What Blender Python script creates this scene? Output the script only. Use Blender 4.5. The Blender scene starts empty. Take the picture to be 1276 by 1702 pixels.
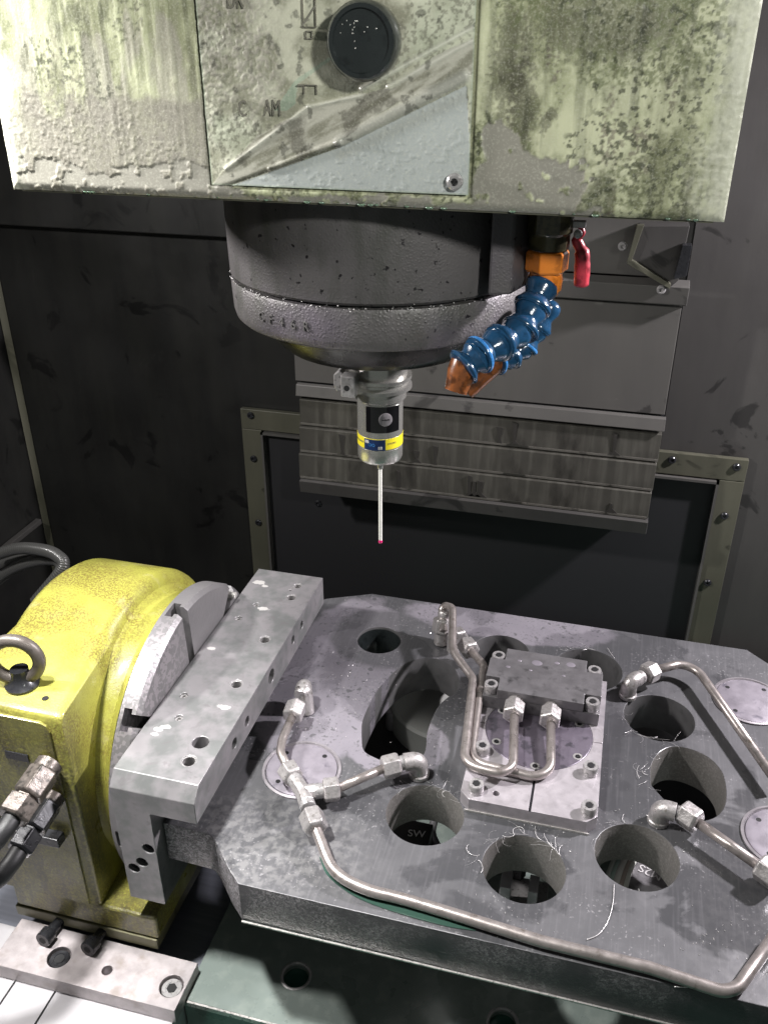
import bpy, bmesh, math, random
import numpy as np
from mathutils import Vector, Matrix
random.seed(7); rng = np.random.default_rng(7)
S = bpy.context.scene
COL = S.collection
R_ = math.radians
# ------------------------------------------------------------------ camera
PITCH, YAW = R_(28.4), R_(14.8)
cd = bpy.data.cameras.new('camera'); cam = bpy.data.objects.new('camera', cd); COL.objects.link(cam)
cam.location = (0, 0, .68); cam.rotation_euler = (R_(90)-PITCH, 0, YAW)
cd.sensor_fit = 'VERTICAL'; cd.sensor_height = 24; cd.lens = 24*1489/1702
cd.clip_start = .01; cd.clip_end = 30
S.camera = cam
# ------------------------------------------------------------------ world, lamps, exposure
w = bpy.data.worlds.new('World'); S.world = w; w.use_nodes = True
w.node_tree.nodes['Background'].inputs[0].default_value = (.93, 1, .95, 1)
w.node_tree.nodes['Background'].inputs[1].default_value = .12
S.view_settings.view_transform = 'Standard'; S.view_settings.look = 'None'
S.view_settings.exposure = .15; S.view_settings.gamma = 1
def lamp(name, loc, target, power, size, sizey, color, spread=180):
    l = bpy.data.lights.new(name, 'AREA'); l.shape = 'RECTANGLE'; l.size = size; l.size_y = sizey
    l.energy = power; l.color = color; l.spread = R_(spread)
    o = bpy.data.objects.new(name, l); COL.objects.link(o); o.location = loc
    o.rotation_euler = (Vector(target)-Vector(loc)).to_track_quat('-Z', 'Y').to_euler()
    return o
lamp('work_lamp', (-.90, .50, .74), (-.25, .68, .2), 9.0, .04, .07, (1, .97, .95))
lamp('work_lamp', (.74, 1.09, .78), (-.02, .70, .0), 23, .05, .06, (1, .95, .99))
lamp('work_lamp', (.50, -.10, .98), (-.16, .58, .70), .9, .07, .07, (1, 1, .95), 55)  # unseen front fill added for the head face, narrowed to spare the plate
lamp('work_lamp', (-.50, .43, 1.02), (-.34, .47, -.19), 3.0, .07, .06, (1, .99, .97), 62)
# ------------------------------------------------------------------ helpers
Fw = Vector((-math.sin(YAW)*math.cos(PITCH), math.cos(YAW)*math.cos(PITCH), -math.sin(PITCH)))
Rt = Vector((math.cos(YAW), math.sin(YAW), 0)); Up = Rt.cross(Fw); CAM = Vector((0, 0, .68))
def at(u, v, z=None, y=None, x=None):          # photograph point -> point on a real plane of the place
    d = Fw + Rt*((u-638)/1489) - Up*((v-851)/1489)
    t = (z-CAM.z)/d.z if z is not None else (y-CAM.y)/d.y if y is not None else (x-CAM.x)/d.x
    return CAM + d*t
WL = {}
def tag(o, label=None, cat=None, group=None, kind=None):
    if label: o['label'] = label
    if cat: o['category'] = cat
    if group: o['group'] = group
    if kind: o['kind'] = kind
    return o
def thing(name, label, cat, loc, group=None):
    o = bpy.data.objects.new(name, None); COL.objects.link(o); o.location = loc; o.empty_display_size = .02
    WL[o.name] = Vector(loc); return tag(o, label, cat, group)
def link(me, name, mat, parent=None, org=None, smooth=None, bevel=0):
    n = len(me.vertices)
    co = np.empty(n*3); me.vertices.foreach_get('co', co); co = co.reshape(-1, 3)
    if org is None:
        org = Vector(((co[:,0].min()+co[:,0].max())/2, (co[:,1].min()+co[:,1].max())/2, co[:,2].min()))
    else: org = Vector(org)
    co -= np.array(org); me.vertices.foreach_set('co', co.ravel())
    if mat: me.materials.append(mat)
    if smooth is not None and len(me.polygons):
        me.polygons.foreach_set('use_smooth', [True]*len(me.polygons))
        if smooth < 180: me.set_sharp_from_angle(angle=R_(smooth))
    me.update()
    o = bpy.data.objects.new(name, me); COL.objects.link(o)
    if parent is not None: o.parent = parent; o.location = org-WL[parent.name]
    else: o.location = org
    WL[o.name] = org
    if bevel:
        m = o.modifiers.new('bevel', 'BEVEL'); m.width = bevel; m.segments = 2; m.limit_method = 'ANGLE'; m.angle_limit = R_(35)
    return o
class MB:
    def __init__(s): s.v = []; s.f = []
    def add(s, vs, fs):
        k = len(s.v); s.v += [tuple(p) for p in vs]; s.f += [tuple(k+i for i in f) for f in fs]; return s
    def box(s, a, b):
        x0,x1 = sorted((a[0],b[0])); y0,y1 = sorted((a[1],b[1])); z0,z1 = sorted((a[2],b[2]))
        return s.add([(x0,y0,z0),(x1,y0,z0),(x1,y1,z0),(x0,y1,z0),(x0,y0,z1),(x1,y0,z1),(x1,y1,z1),(x0,y1,z1)],
                     [(3,2,1,0),(4,5,6,7),(0,1,5,4),(1,2,6,5),(2,3,7,6),(3,0,4,7)])
    def prism(s, poly, axis, a, b):            # poly in the two other axes (ccw as given), from a to b along axis
        n = len(poly); mk = {'x': lambda p,t: (t,p[0],p[1]), 'y': lambda p,t: (p[0],t,p[1]), 'z': lambda p,t: (p[0],p[1],t)}[axis]
        ar = sum(poly[i][0]*poly[(i+1)%n][1]-poly[(i+1)%n][0]*poly[i][1] for i in range(n))
        poly = list(poly) if ar > 0 else list(poly)[::-1]
        if axis == 'y': poly = poly[::-1]
        a, b = min(a,b), max(a,b)
        vs = [mk(p,a) for p in poly]+[mk(p,b) for p in poly]
        return s.add(vs, [tuple(range(n))[::-1], tuple(range(n,2*n))]+[(i,(i+1)%n,n+(i+1)%n,n+i) for i in range(n)])
    def lathe(s, p0, axis, prof, seg=32, cap=True, rot=0):     # prof: list of (r, t along axis)
        p0 = Vector(p0); ax = Vector(axis).normalized()
        u = ax.orthogonal().normalized(); w_ = ax.cross(u)
        if abs(ax.z) > .999: u = Vector((1,0,0)); w_ = ax.cross(u)
        vs = []; m = len(prof)
        for r,t in prof:
            for k in range(seg):
                an = 2*math.pi*k/seg+rot
                vs.append(p0+ax*t+u*(r*math.cos(an))+w_*(r*math.sin(an)))
        fs = [(i*seg+k, i*seg+(k+1)%seg, (i+1)*seg+(k+1)%seg, (i+1)*seg+k) for i in range(m-1) for k in range(seg)]
        if cap: fs += [tuple(range(seg))[::-1], tuple((m-1)*seg+k for k in range(seg))]
        return s.add(vs, fs)
    def cyl(s, a, b, r, seg=32, r2=None, rot=0):
        a = Vector(a); b = Vector(b); return s.lathe(a, b-a, [(r,0),(r if r2 is None else r2,(b-a).length)], seg, rot=rot)
    def tube(s, pts, r, seg=14, cap=True):
        pts = [Vector(p) for p in pts]; n = len(pts); vs = []; u = None
        rr = r if hasattr(r, '__len__') else [r]*n
        for i,p in enumerate(pts):
            t = (pts[min(i+1,n-1)]-pts[max(i-1,0)]).normalized()
            if u is None: u = t.orthogonal().normalized()
            u = (u-t*u.dot(t)).normalized(); w_ = t.cross(u)
            for k in range(seg):
                an = 2*math.pi*k/seg; vs.append(p+u*(rr[i]*math.cos(an))+w_*(rr[i]*math.sin(an)))
        fs = [(i*seg+k, i*seg+(k+1)%seg, (i+1)*seg+(k+1)%seg, (i+1)*seg+k) for i in range(n-1) for k in range(seg)]
        if cap: fs += [tuple(range(seg))[::-1], tuple((n-1)*seg+k for k in range(seg))]
        return s.add(vs, fs)
    def mesh(s, name='m'):
        me = bpy.data.meshes.new(name); me.from_pydata(s.v, [], s.f); me.update(); return me
    def build(s, name, mat, parent=None, org=None, smooth=35, bevel=0):
        return link(s.mesh(name), name, mat, parent, org, smooth, bevel)
def fillet(pts, rad, n=9):                     # polyline with rounded corners, as a bent tube has
    pts = [Vector(p) for p in pts]; out = [pts[0]]
    for i in range(1, len(pts)-1):
        a,b,c = pts[i-1:i+2]; r = rad[i-1] if hasattr(rad,'__len__') else rad
        d1 = (a-b).normalized(); d2 = (c-b).normalized(); an = d1.angle(d2)
        if an > math.pi-.03: out.append(b); continue
        t = min(r/math.tan(an/2), (a-b).length*.49, (c-b).length*.49); r = t*math.tan(an/2)
        cen = b+(d1+d2).normalized()*(r/math.sin(an/2)); p = b+d1*t-cen; q = b+d2*t-cen; tot = p.angle(q); ax = p.cross(q).normalized()
        out += [cen+Matrix.Rotation(tot*k/n, 3, ax) @ p for k in range(n+1)]
    return out+[pts[-1]]
def smoothline(pts, n=8):                      # Catmull-Rom
    P = [Vector(p) for p in pts]; P = [P[0]*2-P[1]]+P+[P[-1]*2-P[-2]]; out = []
    for i in range(1, len(P)-2):
        for k in range(n):
            t = k/n; a,b,c,d = P[i-1:i+3]
            out.append(.5*((2*b)+(c-a)*t+(2*a-5*b+4*c-d)*t*t+(3*b-a-3*c+d)*t**3))
    return out+[P[-2]]
def cut(me, cutter):
    cm = cutter.mesh()
    for q in (me, cm):
        b_ = bmesh.new(); b_.from_mesh(q); bmesh.ops.recalc_face_normals(b_, faces=b_.faces); b_.to_mesh(q); b_.free()
    a = bpy.data.objects.new('tmp', me); b = bpy.data.objects.new('tmpc', cm); COL.objects.link(a); COL.objects.link(b)
    m = a.modifiers.new('b', 'BOOLEAN'); m.operation = 'DIFFERENCE'; m.object = b; m.solver = 'EXACT'
    dg = bpy.context.evaluated_depsgraph_get(); dg.update(); r = bpy.data.meshes.new_from_object(a.evaluated_get(dg))
    bpy.data.objects.remove(a); bpy.data.objects.remove(b); return r
def dup(root, delta, parent=None, label=None, group=None, rot=None):
    def cp(o, par, first):
        c = o.copy(); COL.objects.link(c)
        if first:
            c.location = o.location+Vector(delta); c.parent = par if par is not None else o.parent
            if rot is not None: c.rotation_euler = rot
            WL[c.name] = WL[o.name]+Vector(delta)
        else: c.parent = par; WL[c.name] = WL[par.name]+Vector(o.location)
        for ch in list(o.children): cp(ch, c, False)
        return c
    r = cp(root, parent, True)
    if label: r['label'] = label
    if group: r['group'] = group
    return r
def vnoise(x, y, seed=0):                      # value noise on arrays
    r = np.random.default_rng(seed).random((256, 256))
    xi = np.floor(x).astype(int); yi = np.floor(y).astype(int); fx = x-xi; fy = y-yi
    fx = fx*fx*(3-2*fx); fy = fy*fy*(3-2*fy); g = lambda a,b: r[a%256, b%256]
    return (g(xi,yi)*(1-fx)+g(xi+1,yi)*fx)*(1-fy)+(g(xi,yi+1)*(1-fx)+g(xi+1,yi+1)*fx)*fy
def fbm(x, y, oct=4, seed=0, gain=.5):
    s = 0; a = 1; t = 0
    for i in range(oct): s = s+a*vnoise(x*2**i+i*17.3, y*2**i+i*9.1, seed+i); t += a; a *= gain
    return s/t
def sstep(a, b, x): t = np.clip((x-a)/(b-a), 0, 1); return t*t*(3-2*t)
def seg_d(x, z, a, b):
    ax,az = a; bx,bz = b; dx,dz = bx-ax,bz-az; t = np.clip(((x-ax)*dx+(z-az)*dz)/(dx*dx+dz*dz), 0, 1)
    return np.hypot(x-ax-t*dx, z-az-t*dz)
def in_poly(x, z, P):
    r = np.zeros(x.shape, bool); n = len(P)
    for i in range(n):
        x1,z1 = P[i]; x2,z2 = P[(i+1)%n]
        c = ((z1 > z) != (z2 > z)) & (x < (x2-x1)*(z-z1)/(z2-z1+1e-12)+x1); r ^= c
    return r
# ------------------------------------------------------------------ materials
def nd(nt, t, **k):
    n = nt.nodes.new(t)
    for a,b in k.items():
        if a.startswith('i_'): n.inputs[a[2:].replace('_',' ')].default_value = b
        else: setattr(n, a, b)
    return n
def ramp(nt, fac, stops):
    r = nt.nodes.new('ShaderNodeValToRGB'); e = r.color_ramp.elements
    while len(e) < len(stops): e.new(.5)
    for i,(p,c) in enumerate(stops): e[i].position = p; e[i].color = (c if hasattr(c,'__len__') else (c,c,c))+((1,) if hasattr(c,'__len__') else (1,))
    nt.links.new(fac, r.inputs[0]); return r.outputs[0]
def mixc(nt, fac, a, b):
    m = nt.nodes.new('ShaderNodeMix'); m.data_type = 'RGBA'
    for sck,val in ((0,fac),(6,a),(7,b)):
        if hasattr(val, 'is_linked') or hasattr(val, 'links'): nt.links.new(val, m.inputs[sck])
        elif hasattr(val,'__len__'): m.inputs[sck].default_value = tuple(val)+(1,)
        else: m.inputs[sck].default_value = val
    return m.outputs[2]
class Mat:
    def __init__(s, name, rough=.5, metal=0., spec=.5, coat=0):
        s.m = bpy.data.materials.new(name); s.m.use_nodes = True; s.nt = s.m.node_tree
        s.b = s.nt.nodes['Principled BSDF']; s.b.inputs['Roughness'].default_value = rough; s.b.inputs['Metallic'].default_value = metal
        s.b.inputs['Specular IOR Level'].default_value = spec; s.b.inputs['Coat Weight'].default_value = coat; s.b.inputs['Coat Roughness'].default_value = .12
        s.tc = s.nt.nodes.new('ShaderNodeTexCoord').outputs['Object']; s.h = None; s.L = s.nt.links.new
    def noise(s, scale, detail=4, rough=.55, stretch=None, dist=0, off=0):
        v = s.tc
        mp = nd(s.nt, 'ShaderNodeMapping'); mp.inputs['Scale'].default_value = stretch or (1,1,1); mp.inputs['Location'].default_value = (off,off*.7,off*.3)
        s.L(v, mp.inputs[0]); n = nd(s.nt, 'ShaderNodeTexNoise'); s.L(mp.outputs[0], n.inputs['Vector'])
        n.inputs['Scale'].default_value = scale; n.inputs['Detail'].default_value = detail; n.inputs['Roughness'].default_value = rough; n.inputs['Distortion'].default_value = dist
        return n.outputs['Fac']
    def voro(s, scale, feature='F1', rnd=1):
        n = nd(s.nt, 'ShaderNodeTexVoronoi'); n.feature = feature; n.inputs['Scale'].default_value = scale; n.inputs['Randomness'].default_value = rnd; s.L(s.tc, n.inputs['Vector']); return n.outputs['Distance']
    def color(s, c): s.L(c, s.b.inputs['Base Color']) if not isinstance(c, tuple) else setattr(s.b.inputs['Base Color'], 'default_value', c+(1,)); s.c = c; return s
    def roughness(s, r): s.L(r, s.b.inputs['Roughness']); return s
    def bump(s, h, strength=.3, dist=.001):
        b = nd(s.nt, 'ShaderNodeBump'); b.inputs['Strength'].default_value = strength; b.inputs['Distance'].default_value = dist
        s.L(h, b.inputs['Height'])
        if s.h: s.L(s.h, b.inputs['Normal'])
        s.h = b.outputs[0]; s.L(s.h, s.b.inputs['Normal']); return s
    def mask(s, scale, lo, hi, **k): return ramp(s.nt, s.noise(scale, **k), [(lo,0.),(hi,1.)])
    def math(s, op, a, b=None):
        m = nd(s.nt, 'ShaderNodeMath'); m.operation = op
        for i,q in enumerate((a,b)):
            if q is None: continue
            if isinstance(q,(int,float)): m.inputs[i].default_value = q
            else: s.L(q, m.inputs[i])
        return m.outputs[0]
    def blob(s, c, r, amp=.3, scale=30, soft=.06):      # irregular stain mask: 1 inside
        d = nd(s.nt, 'ShaderNodeVectorMath'); d.operation = 'SUBTRACT'; s.L(s.tc, d.inputs[0]); d.inputs[1].default_value = c
        e = nd(s.nt, 'ShaderNodeVectorMath'); e.operation = 'DIVIDE'; s.L(d.outputs[0], e.inputs[0]); e.inputs[1].default_value = r
        l = nd(s.nt, 'ShaderNodeVectorMath'); l.operation = 'LENGTH'; s.L(e.outputs[0], l.inputs[0])
        n = s.noise(scale, detail=5)
        v = s.math('ADD', l.outputs['Value'], s.math('MULTIPLY', s.math('SUBTRACT', n, .5), amp*2))
        return ramp(s.nt, v, [(max(0,.5-soft*.5), 1.), (.5+soft*.5, 0.)]) if False else s.math('SUBTRACT', 1, s.nt_ss(v, 1-soft, 1+soft))
    def nt_ss(s, v, a, b):
        m = nd(s.nt, 'ShaderNodeMapRange'); m.interpolation_type = 'SMOOTHSTEP'; s.L(v, m.inputs['Value']); m.inputs['From Min'].default_value = a; m.inputs['From Max'].default_value = b
        return m.outputs['Result']
def metal(name, c1, c2, rough=(.3,.5), metallic=.7, scale=60, bump=.15, grime=(.03,.028,.02), gr=(.62,.75), stretch=None, fine=900, coat=0):
    M = Mat(name, metal=metallic, coat=coat); nt = M.nt
    a = mixc(nt, M.noise(scale, stretch=stretch, detail=6), c1, c2)
    a = mixc(nt, M.math('MULTIPLY', M.mask(scale*2.3, .42, .7, stretch=stretch, off=3, detail=6), .35), a, tuple(q*.55 for q in c1))
    a = mixc(nt, M.math('MULTIPLY', M.mask(scale*1.6, gr[0], gr[1], off=9, detail=7), .85), a, grime)
    M.color(a); M.roughness(ramp(nt, M.noise(scale*1.3, off=5), [(.3,rough[0]),(.7,rough[1])]))
    M.bump(M.noise(fine, detail=3), bump, .0006); M.bump(M.noise(scale*2, detail=4, off=2), bump, .001); return M.m
m_steel = metal('machined_steel', (.33,.31,.33), (.43,.40,.42), (.28,.5), .5, 45, .2, (.13,.115,.12), (.66,.82))
m_steel_dark = metal('dark_steel', (.16,.155,.16), (.23,.22,.23), (.3,.55), .5, 45, .2, (.05,.05,.05), (.6,.75))
M_ = Mat('ground_steel', rough=.24, metal=.8); M_.color(mixc(M_.nt, M_.noise(60, detail=3), (.60,.59,.55), (.70,.69,.65))); M_.bump(M_.noise(260, stretch=(.2,.2,6), detail=2), .05, .0003); m_chrome = M_.m
m_zinc = metal('galvanised_fitting', (.44,.42,.42), (.58,.55,.54), (.25,.5), .65, 150, .3, (.22,.20,.17), (.58,.7))
m_tube = metal('steel_tube', (.36,.32,.30), (.50,.455,.44), (.25,.42), .7, 70, .12, (.17,.14,.11), (.58,.75), coat=.2)
m_bolt = metal('bolt_steel', (.36,.35,.35), (.50,.48,.48), (.25,.42), .45, 200, .15, (.06,.055,.05), (.58,.7))
m_black = metal('black_oxide', (.018,.019,.022), (.035,.035,.04), (.22,.4), .3, 120, .15, (.06,.055,.05), (.66,.8), coat=.3)
m_pitch = Mat('deep_black', rough=.7).color((.004,.004,.005)).m
m_rubber = Mat('black_rubber', rough=.5).color((.014,.014,.015)); m_rubber.bump(m_rubber.noise(700), .3, .0005); m_rubber = m_rubber.m
m_silver_slot = metal('bright_edge', (.6,.58,.55), (.75,.72,.7), (.2,.4), .6, 150, .1)
# fixture plate: dark blued steel, lilac dried coolant in patches
def plate_mat():
    M = Mat('blued_plate_steel', metal=.25, spec=.45, coat=.12); nt = M.nt; M.b.inputs['Coat Roughness'].default_value = .3
    base = mixc(nt, M.noise(14, detail=7, dist=.6), (.080,.081,.086), (.112,.110,.117))
    base = mixc(nt, M.math('MULTIPLY', M.mask(70, .5, .75, detail=7, dist=.5), .35), base, (.16,.157,.165))
    lil = mixc(nt, M.noise(40, detail=7), (.21,.197,.225), (.29,.268,.30))
    P = lambda u,v: tuple(at(u,v,z=0))
    b1 = M.blob(P(560,1120), (.075,.165,1), .22, 22, .05); b2 = M.blob(P(660,1235), (.055,.05,1), .2, 30, .05)
    b3 = M.blob(P(845,1035), (.13,.04,1), .3, 25, .08); b4 = M.blob(P(450,1400), (.085,.055,1), .35, 28, .35)
    b5 = M.blob(P(1255,1520), (.05,.12,1), .4, 28, .5)
    dk = M.blob(P(640,1060), (.07,.06,1), .25, 26, .12)
    m = M.math('MAXIMUM', b1, b2); m = M.math('SUBTRACT', m, M.math('MULTIPLY', dk, .85)); m = M.math('MAXIMUM', m, b3)
    spots = M.math('MULTIPLY', M.mask(260, .57, .62, detail=2, off=4), M.mask(30, .42, .6, off=8))
    spots2 = M.mask(95, .66, .69, detail=1, off=14)
    m = M.math('MULTIPLY', m, M.math('SUBTRACT', 1, M.math('MULTIPLY', M.math('MAXIMUM', spots, spots2), .8)))
    a = mixc(nt, M.math('MULTIPLY', m, .9), base, lil)
    mot = M.math('MULTIPLY', M.math('MAXIMUM', b4, M.math('MULTIPLY', b5, .3)), M.mask(120, .44, .58, detail=8, dist=.2, off=21))
    a = mixc(nt, M.math('MULTIPLY', mot, .55), a, (.24,.235,.235))
    wet = M.math('MAXIMUM', M.mask(9, .50, .54, detail=5, dist=.4, off=51), M.math('MULTIPLY', b4, .0))
    a = mixc(nt, M.math('MULTIPLY', wet, .30), a, (.045,.047,.052))
    a = mixc(nt, M.math('MULTIPLY', M.mask(330, .52, .75, stretch=(1,.04,1), detail=4, off=55), .16), a, (.30,.29,.31))
    a = mixc(nt, M.math('MULTIPLY', M.math('MULTIPLY', M.mask(300, .60, .66, detail=3, off=61), M.mask(24, .50, .62, detail=5, off=63)), .5), a, (.36,.35,.36))
    M.color(a); M.roughness(mixc(nt, wet, ramp(nt, M.noise(20, detail=6, off=7), [(.35,.40),(.65,.60)]), (.20,.20,.20)))
    M.bump(M.noise(1500, detail=2), .12, .0004); M.bump(M.noise(60, detail=5), .18, .0008); return M.m
m_plate = plate_mat()
def rough_cast(name, c1, c2, c3, scale=260, bump=.9, metallic=.3, dist=.0025):
    M = Mat(name, metal=metallic, rough=.45, coat=.3); nt = M.nt
    v = M.noise(scale, detail=5, rough=.65, dist=1.5)
    M.color(mixc(nt, ramp(nt, v, [(.42,0.),(.62,1.)]), mixc(nt, M.noise(30), c1, c2), c3)); M.bump(v, bump, dist); return M.m
m_flame = rough_cast('flame_cut_edge', (.06,.058,.062), (.10,.095,.10), (.42,.40,.42), 230, 1., .4, .003)
def bore_mat():
    M = Mat('rough_bore', metal=.3, rough=.55); nt = M.nt
    v = M.noise(420, detail=4, rough=.7)
    a = mixc(nt, M.noise(22, detail=5), (.12,.12,.105), (.21,.195,.19)); a = mixc(nt, ramp(nt, v, [(.45,0.),(.75,.7)]), a, (.33,.31,.30))
    M.color(a); M.bump(v, .4, .0010); return M.m
m_bore = bore_mat()
def yellow_mat():
    M = Mat('yellow_machine_paint', rough=.3, coat=.35); nt = M.nt
    a = mixc(nt, M.noise(16, detail=6), (.30,.295,.05), (.39,.38,.08))
    g = M.math('MULTIPLY', M.mask(520, .42, .56, detail=4), M.mask(15, .36, .56, detail=6, off=3, dist=.5))
    a = mixc(nt, M.math('MULTIPLY', g, .85), a, (.17,.125,.035))
    st = M.math('MULTIPLY', M.mask(60, .45, .65, stretch=(1,1,.12), detail=6, off=6), M.low(-.02, .13) if hasattr(M,'low') else .5)
    a = mixc(nt, M.math('MULTIPLY', st, .7), a, (.16,.15,.035))
    a = mixc(nt, M.math('MULTIPLY', M.mask(30, .60, .72, detail=7, off=17), .5), a, (.45,.40,.22))
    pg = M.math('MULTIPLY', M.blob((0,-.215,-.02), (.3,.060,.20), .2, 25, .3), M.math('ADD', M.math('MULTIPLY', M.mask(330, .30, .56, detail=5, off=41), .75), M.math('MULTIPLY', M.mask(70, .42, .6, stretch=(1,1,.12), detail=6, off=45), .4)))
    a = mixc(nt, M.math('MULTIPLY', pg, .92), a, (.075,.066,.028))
    M.color(a); M.roughness(ramp(nt, M.noise(40, off=1), [(.3,.22),(.7,.5)])); M.bump(M.noise(500, detail=4), .35, .0008); M.bump(M.noise(35), .2, .002); return M
def low(self, z0, z1):                         # grime that settles low on a thing
    sp = nd(self.nt, 'ShaderNodeSeparateXYZ'); self.L(self.tc, sp.inputs[0]); return self.math('SUBTRACT', 1, self.nt_ss(sp.outputs['Z'], z0, z1))
Mat.low = low
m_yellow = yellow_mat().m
def face_mat():
    M = Mat('stained_cover_paint', rough=.4, coat=.2); nt = M.nt
    at_ = nd(nt, 'ShaderNodeAttribute'); at_.attribute_name = 'col'
    n = M.noise(900, detail=4); a = mixc(nt, M.math('MULTIPLY', M.mask(700, .5, .7, detail=3), .25), at_.outputs['Color'], (.62,.62,.52))
    M.color(a); r = nd(nt, 'ShaderNodeAttribute'); r.attribute_name = 'rgh'; M.roughness(r.outputs['Fac']); M.bump(n, .25, .0006); return M.m
m_face = face_mat()
def wall_mat(name, c1, c2, c3=(.10,.10,.095), blotch=(.60,.64)):
    M = Mat(name, rough=.45, metal=.1, spec=.4); nt = M.nt
    a = mixc(nt, M.noise(3.5, detail=7, dist=.5), c1, c2)
    a = mixc(nt, M.math('MULTIPLY', M.mask(26, .40, .75, stretch=(1,1,.15), detail=6, off=2), .35), a, c3)
    a = mixc(nt, M.math('MULTIPLY', M.math('MULTIPLY', M.mask(11, blotch[0], blotch[1], detail=5, dist=1.2, off=12), M.mask(3, .42, .52, off=3)), .8), a, tuple(q*.45 for q in c1))
    a = mixc(nt, M.math('MULTIPLY', M.mask(5, .67, .70, detail=7, dist=.8, off=30), .25), a, tuple(min(1,q*2.6) for q in c2))
    M.color(a); M.roughness(ramp(nt, M.noise(6, off=1, detail=6), [(.35,.3),(.65,.55)])); M.bump(M.noise(120, stretch=(1,1,.3)), .12, .001); return M.m
m_wall = wall_mat('dark_sheet_steel', (.011,.011,.011), (.019,.019,.018), (.033,.033,.028))
m_wall_r = wall_mat('grey_sheet_steel', (.045,.043,.042), (.066,.063,.060), (.085,.082,.075))
m_cover = wall_mat('way_cover_steel', (.078,.075,.072), (.100,.096,.090), (.12,.115,.105))
m_frame = wall_mat('painted_frame', (.065,.065,.048), (.10,.098,.072), (.14,.135,.10))
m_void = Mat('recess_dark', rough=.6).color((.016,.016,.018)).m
def slat_mat():
    M = Mat('worn_slat_steel', rough=.4, metal=.3); nt = M.nt
    a = mixc(nt, M.noise(12, detail=7, stretch=(1,1,2)), (.045,.044,.038), (.095,.09,.078))
    a = mixc(nt, M.math('MULTIPLY', M.mask(90, .45, .7, stretch=(1,1,.08), detail=6), .45), a, (.16,.155,.135))
    a = mixc(nt, M.math('MULTIPLY', M.mask(22, .52, .66, stretch=(1,1,.35), detail=6, off=5), .85), a, (.022,.02,.018))
    M.color(a); M.bump(M.noise(200, stretch=(1,1,.1)), .2, .001); return M.m
m_slat = slat_mat()
def sub_mat():
    M = Mat('coolant_wet_steel', rough=.35, metal=.1, coat=.35); nt = M.nt
    a = mixc(nt, M.noise(9, detail=6, dist=.7), (.16,.195,.178), (.24,.275,.255)); a = mixc(nt, M.math('MULTIPLY', M.mask(60, .5, .75, detail=7), .4), a, (.38,.42,.38))
    M.color(a); M.roughness(ramp(nt, M.noise(12, off=4, detail=5), [(.35,.18),(.65,.45)])); M.bump(M.noise(400), .08, .0005); return M.m
m_sub = sub_mat()
m_green_dk = Mat('coolant_pool', rough=.12, metal=.2, coat=.8).color((.018,.075,.055)).m
def table_mat():
    M = Mat('bright_table_steel', rough=.35, metal=.35); nt = M.nt
    a = mixc(nt, M.noise(20, detail=6), (.40,.39,.41), (.58,.56,.57)); a = mixc(nt, M.math('MULTIPLY', M.mask(300, .45, .7, stretch=(1,.03,1), detail=3), .3), a, (.45,.44,.47))
    M.color(a); M.bump(M.noise(500, stretch=(1,.03,1)), .12, .0005); return M.m
m_table = table_mat()
def brushed_dark():
    M = Mat('dark_table_steel', rough=.4, metal=.5); nt = M.nt
    a = mixc(nt, M.noise(200, stretch=(.04,1,1), detail=4), (.13,.14,.17), (.25,.26,.30)); M.color(a); M.bump(M.noise(600, stretch=(.03,1,1)), .15, .0005); return M.m
m_brushed = brushed_dark()
def housing_mat(name, k=1., drops=.8):
    M = Mat(name, rough=.48, metal=.25, coat=.12); nt = M.nt
    a = mixc(nt, M.noise(16, detail=7, dist=.7), (.17*k,.16*k,.16*k), (.30*k,.28*k,.285*k))
    a = mixc(nt, M.math('MULTIPLY', M.mask(40, .48, .68, stretch=(1,1,.35), detail=7, off=3), .6), a, (.09*k,.10*k,.075*k))
    a = mixc(nt, M.mask(170, .67, .71, detail=2, off=9), a, (.012,.010,.012))
    a = mixc(nt, M.math('MULTIPLY', M.mask(9, .5, .68, detail=4, off=19), .5), a, (.25*k,.19*k,.30*k))
    M.color(a); dr = M.voro(430); d = ramp(nt, dr, [(.0,1.),(.55,0.)])
    M.bump(d, drops, .0011); M.bump(M.noise(800, detail=3), .3, .0006); return M.m
m_housing = housing_mat('wet_cast_housing', .46, .14); m_ring = housing_mat('beaded_cast_ring', .58, .3)
def glossy(name, c1, c2, rough=.18, coat=.8, scale=60, sss=0):
    M = Mat(name, rough=rough, coat=coat); nt = M.nt; a = mixc(nt, M.noise(scale, detail=5), c1, c2); a = mixc(nt, M.math('MULTIPLY', M.mask(130, .54 if rough < .25 else .46, .66 if rough < .25 else .58, detail=6, off=4), .45 if rough < .25 else .75), a, tuple(q*.3 for q in c1))
    M.color(a); M.bump(M.noise(300, detail=3), .25, .001); return M.m
m_blue = glossy('blue_hose_plastic', (.012,.045,.10), (.018,.085,.19)); m_blue_lt = glossy('pale_blue_plastic', (.02,.16,.50), (.10,.35,.75))
m_orange = glossy('orange_plastic', (.75,.20,.02), (.85,.28,.04)); m_orange_d = glossy('dirty_orange_plastic', (.085,.03,.01), (.36,.11,.03), .3, .5, 140)
m_brass = glossy('grimy_brass', (.05,.045,.02), (.13,.11,.05), .3, .4); m_red = glossy('red_lever_plastic', (.52,.035,.06), (.62,.06,.09), .35, .2)
m_knob = glossy('black_knob_plastic', (.012,.015,.016), (.02,.024,.024), .15, .8)
m_glassblk = Mat('black_window', rough=.08, coat=1).color((.006,.006,.007)).m
m_yband = Mat('yellow_band', rough=.3, coat=.4).color((.80,.68,.03)).m
m_ruby = Mat('ruby', rough=.12, coat=.8).color((.75,.02,.18)).m
m_white = Mat('white_ceramic', rough=.3).color((.88,.87,.82)).m
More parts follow.
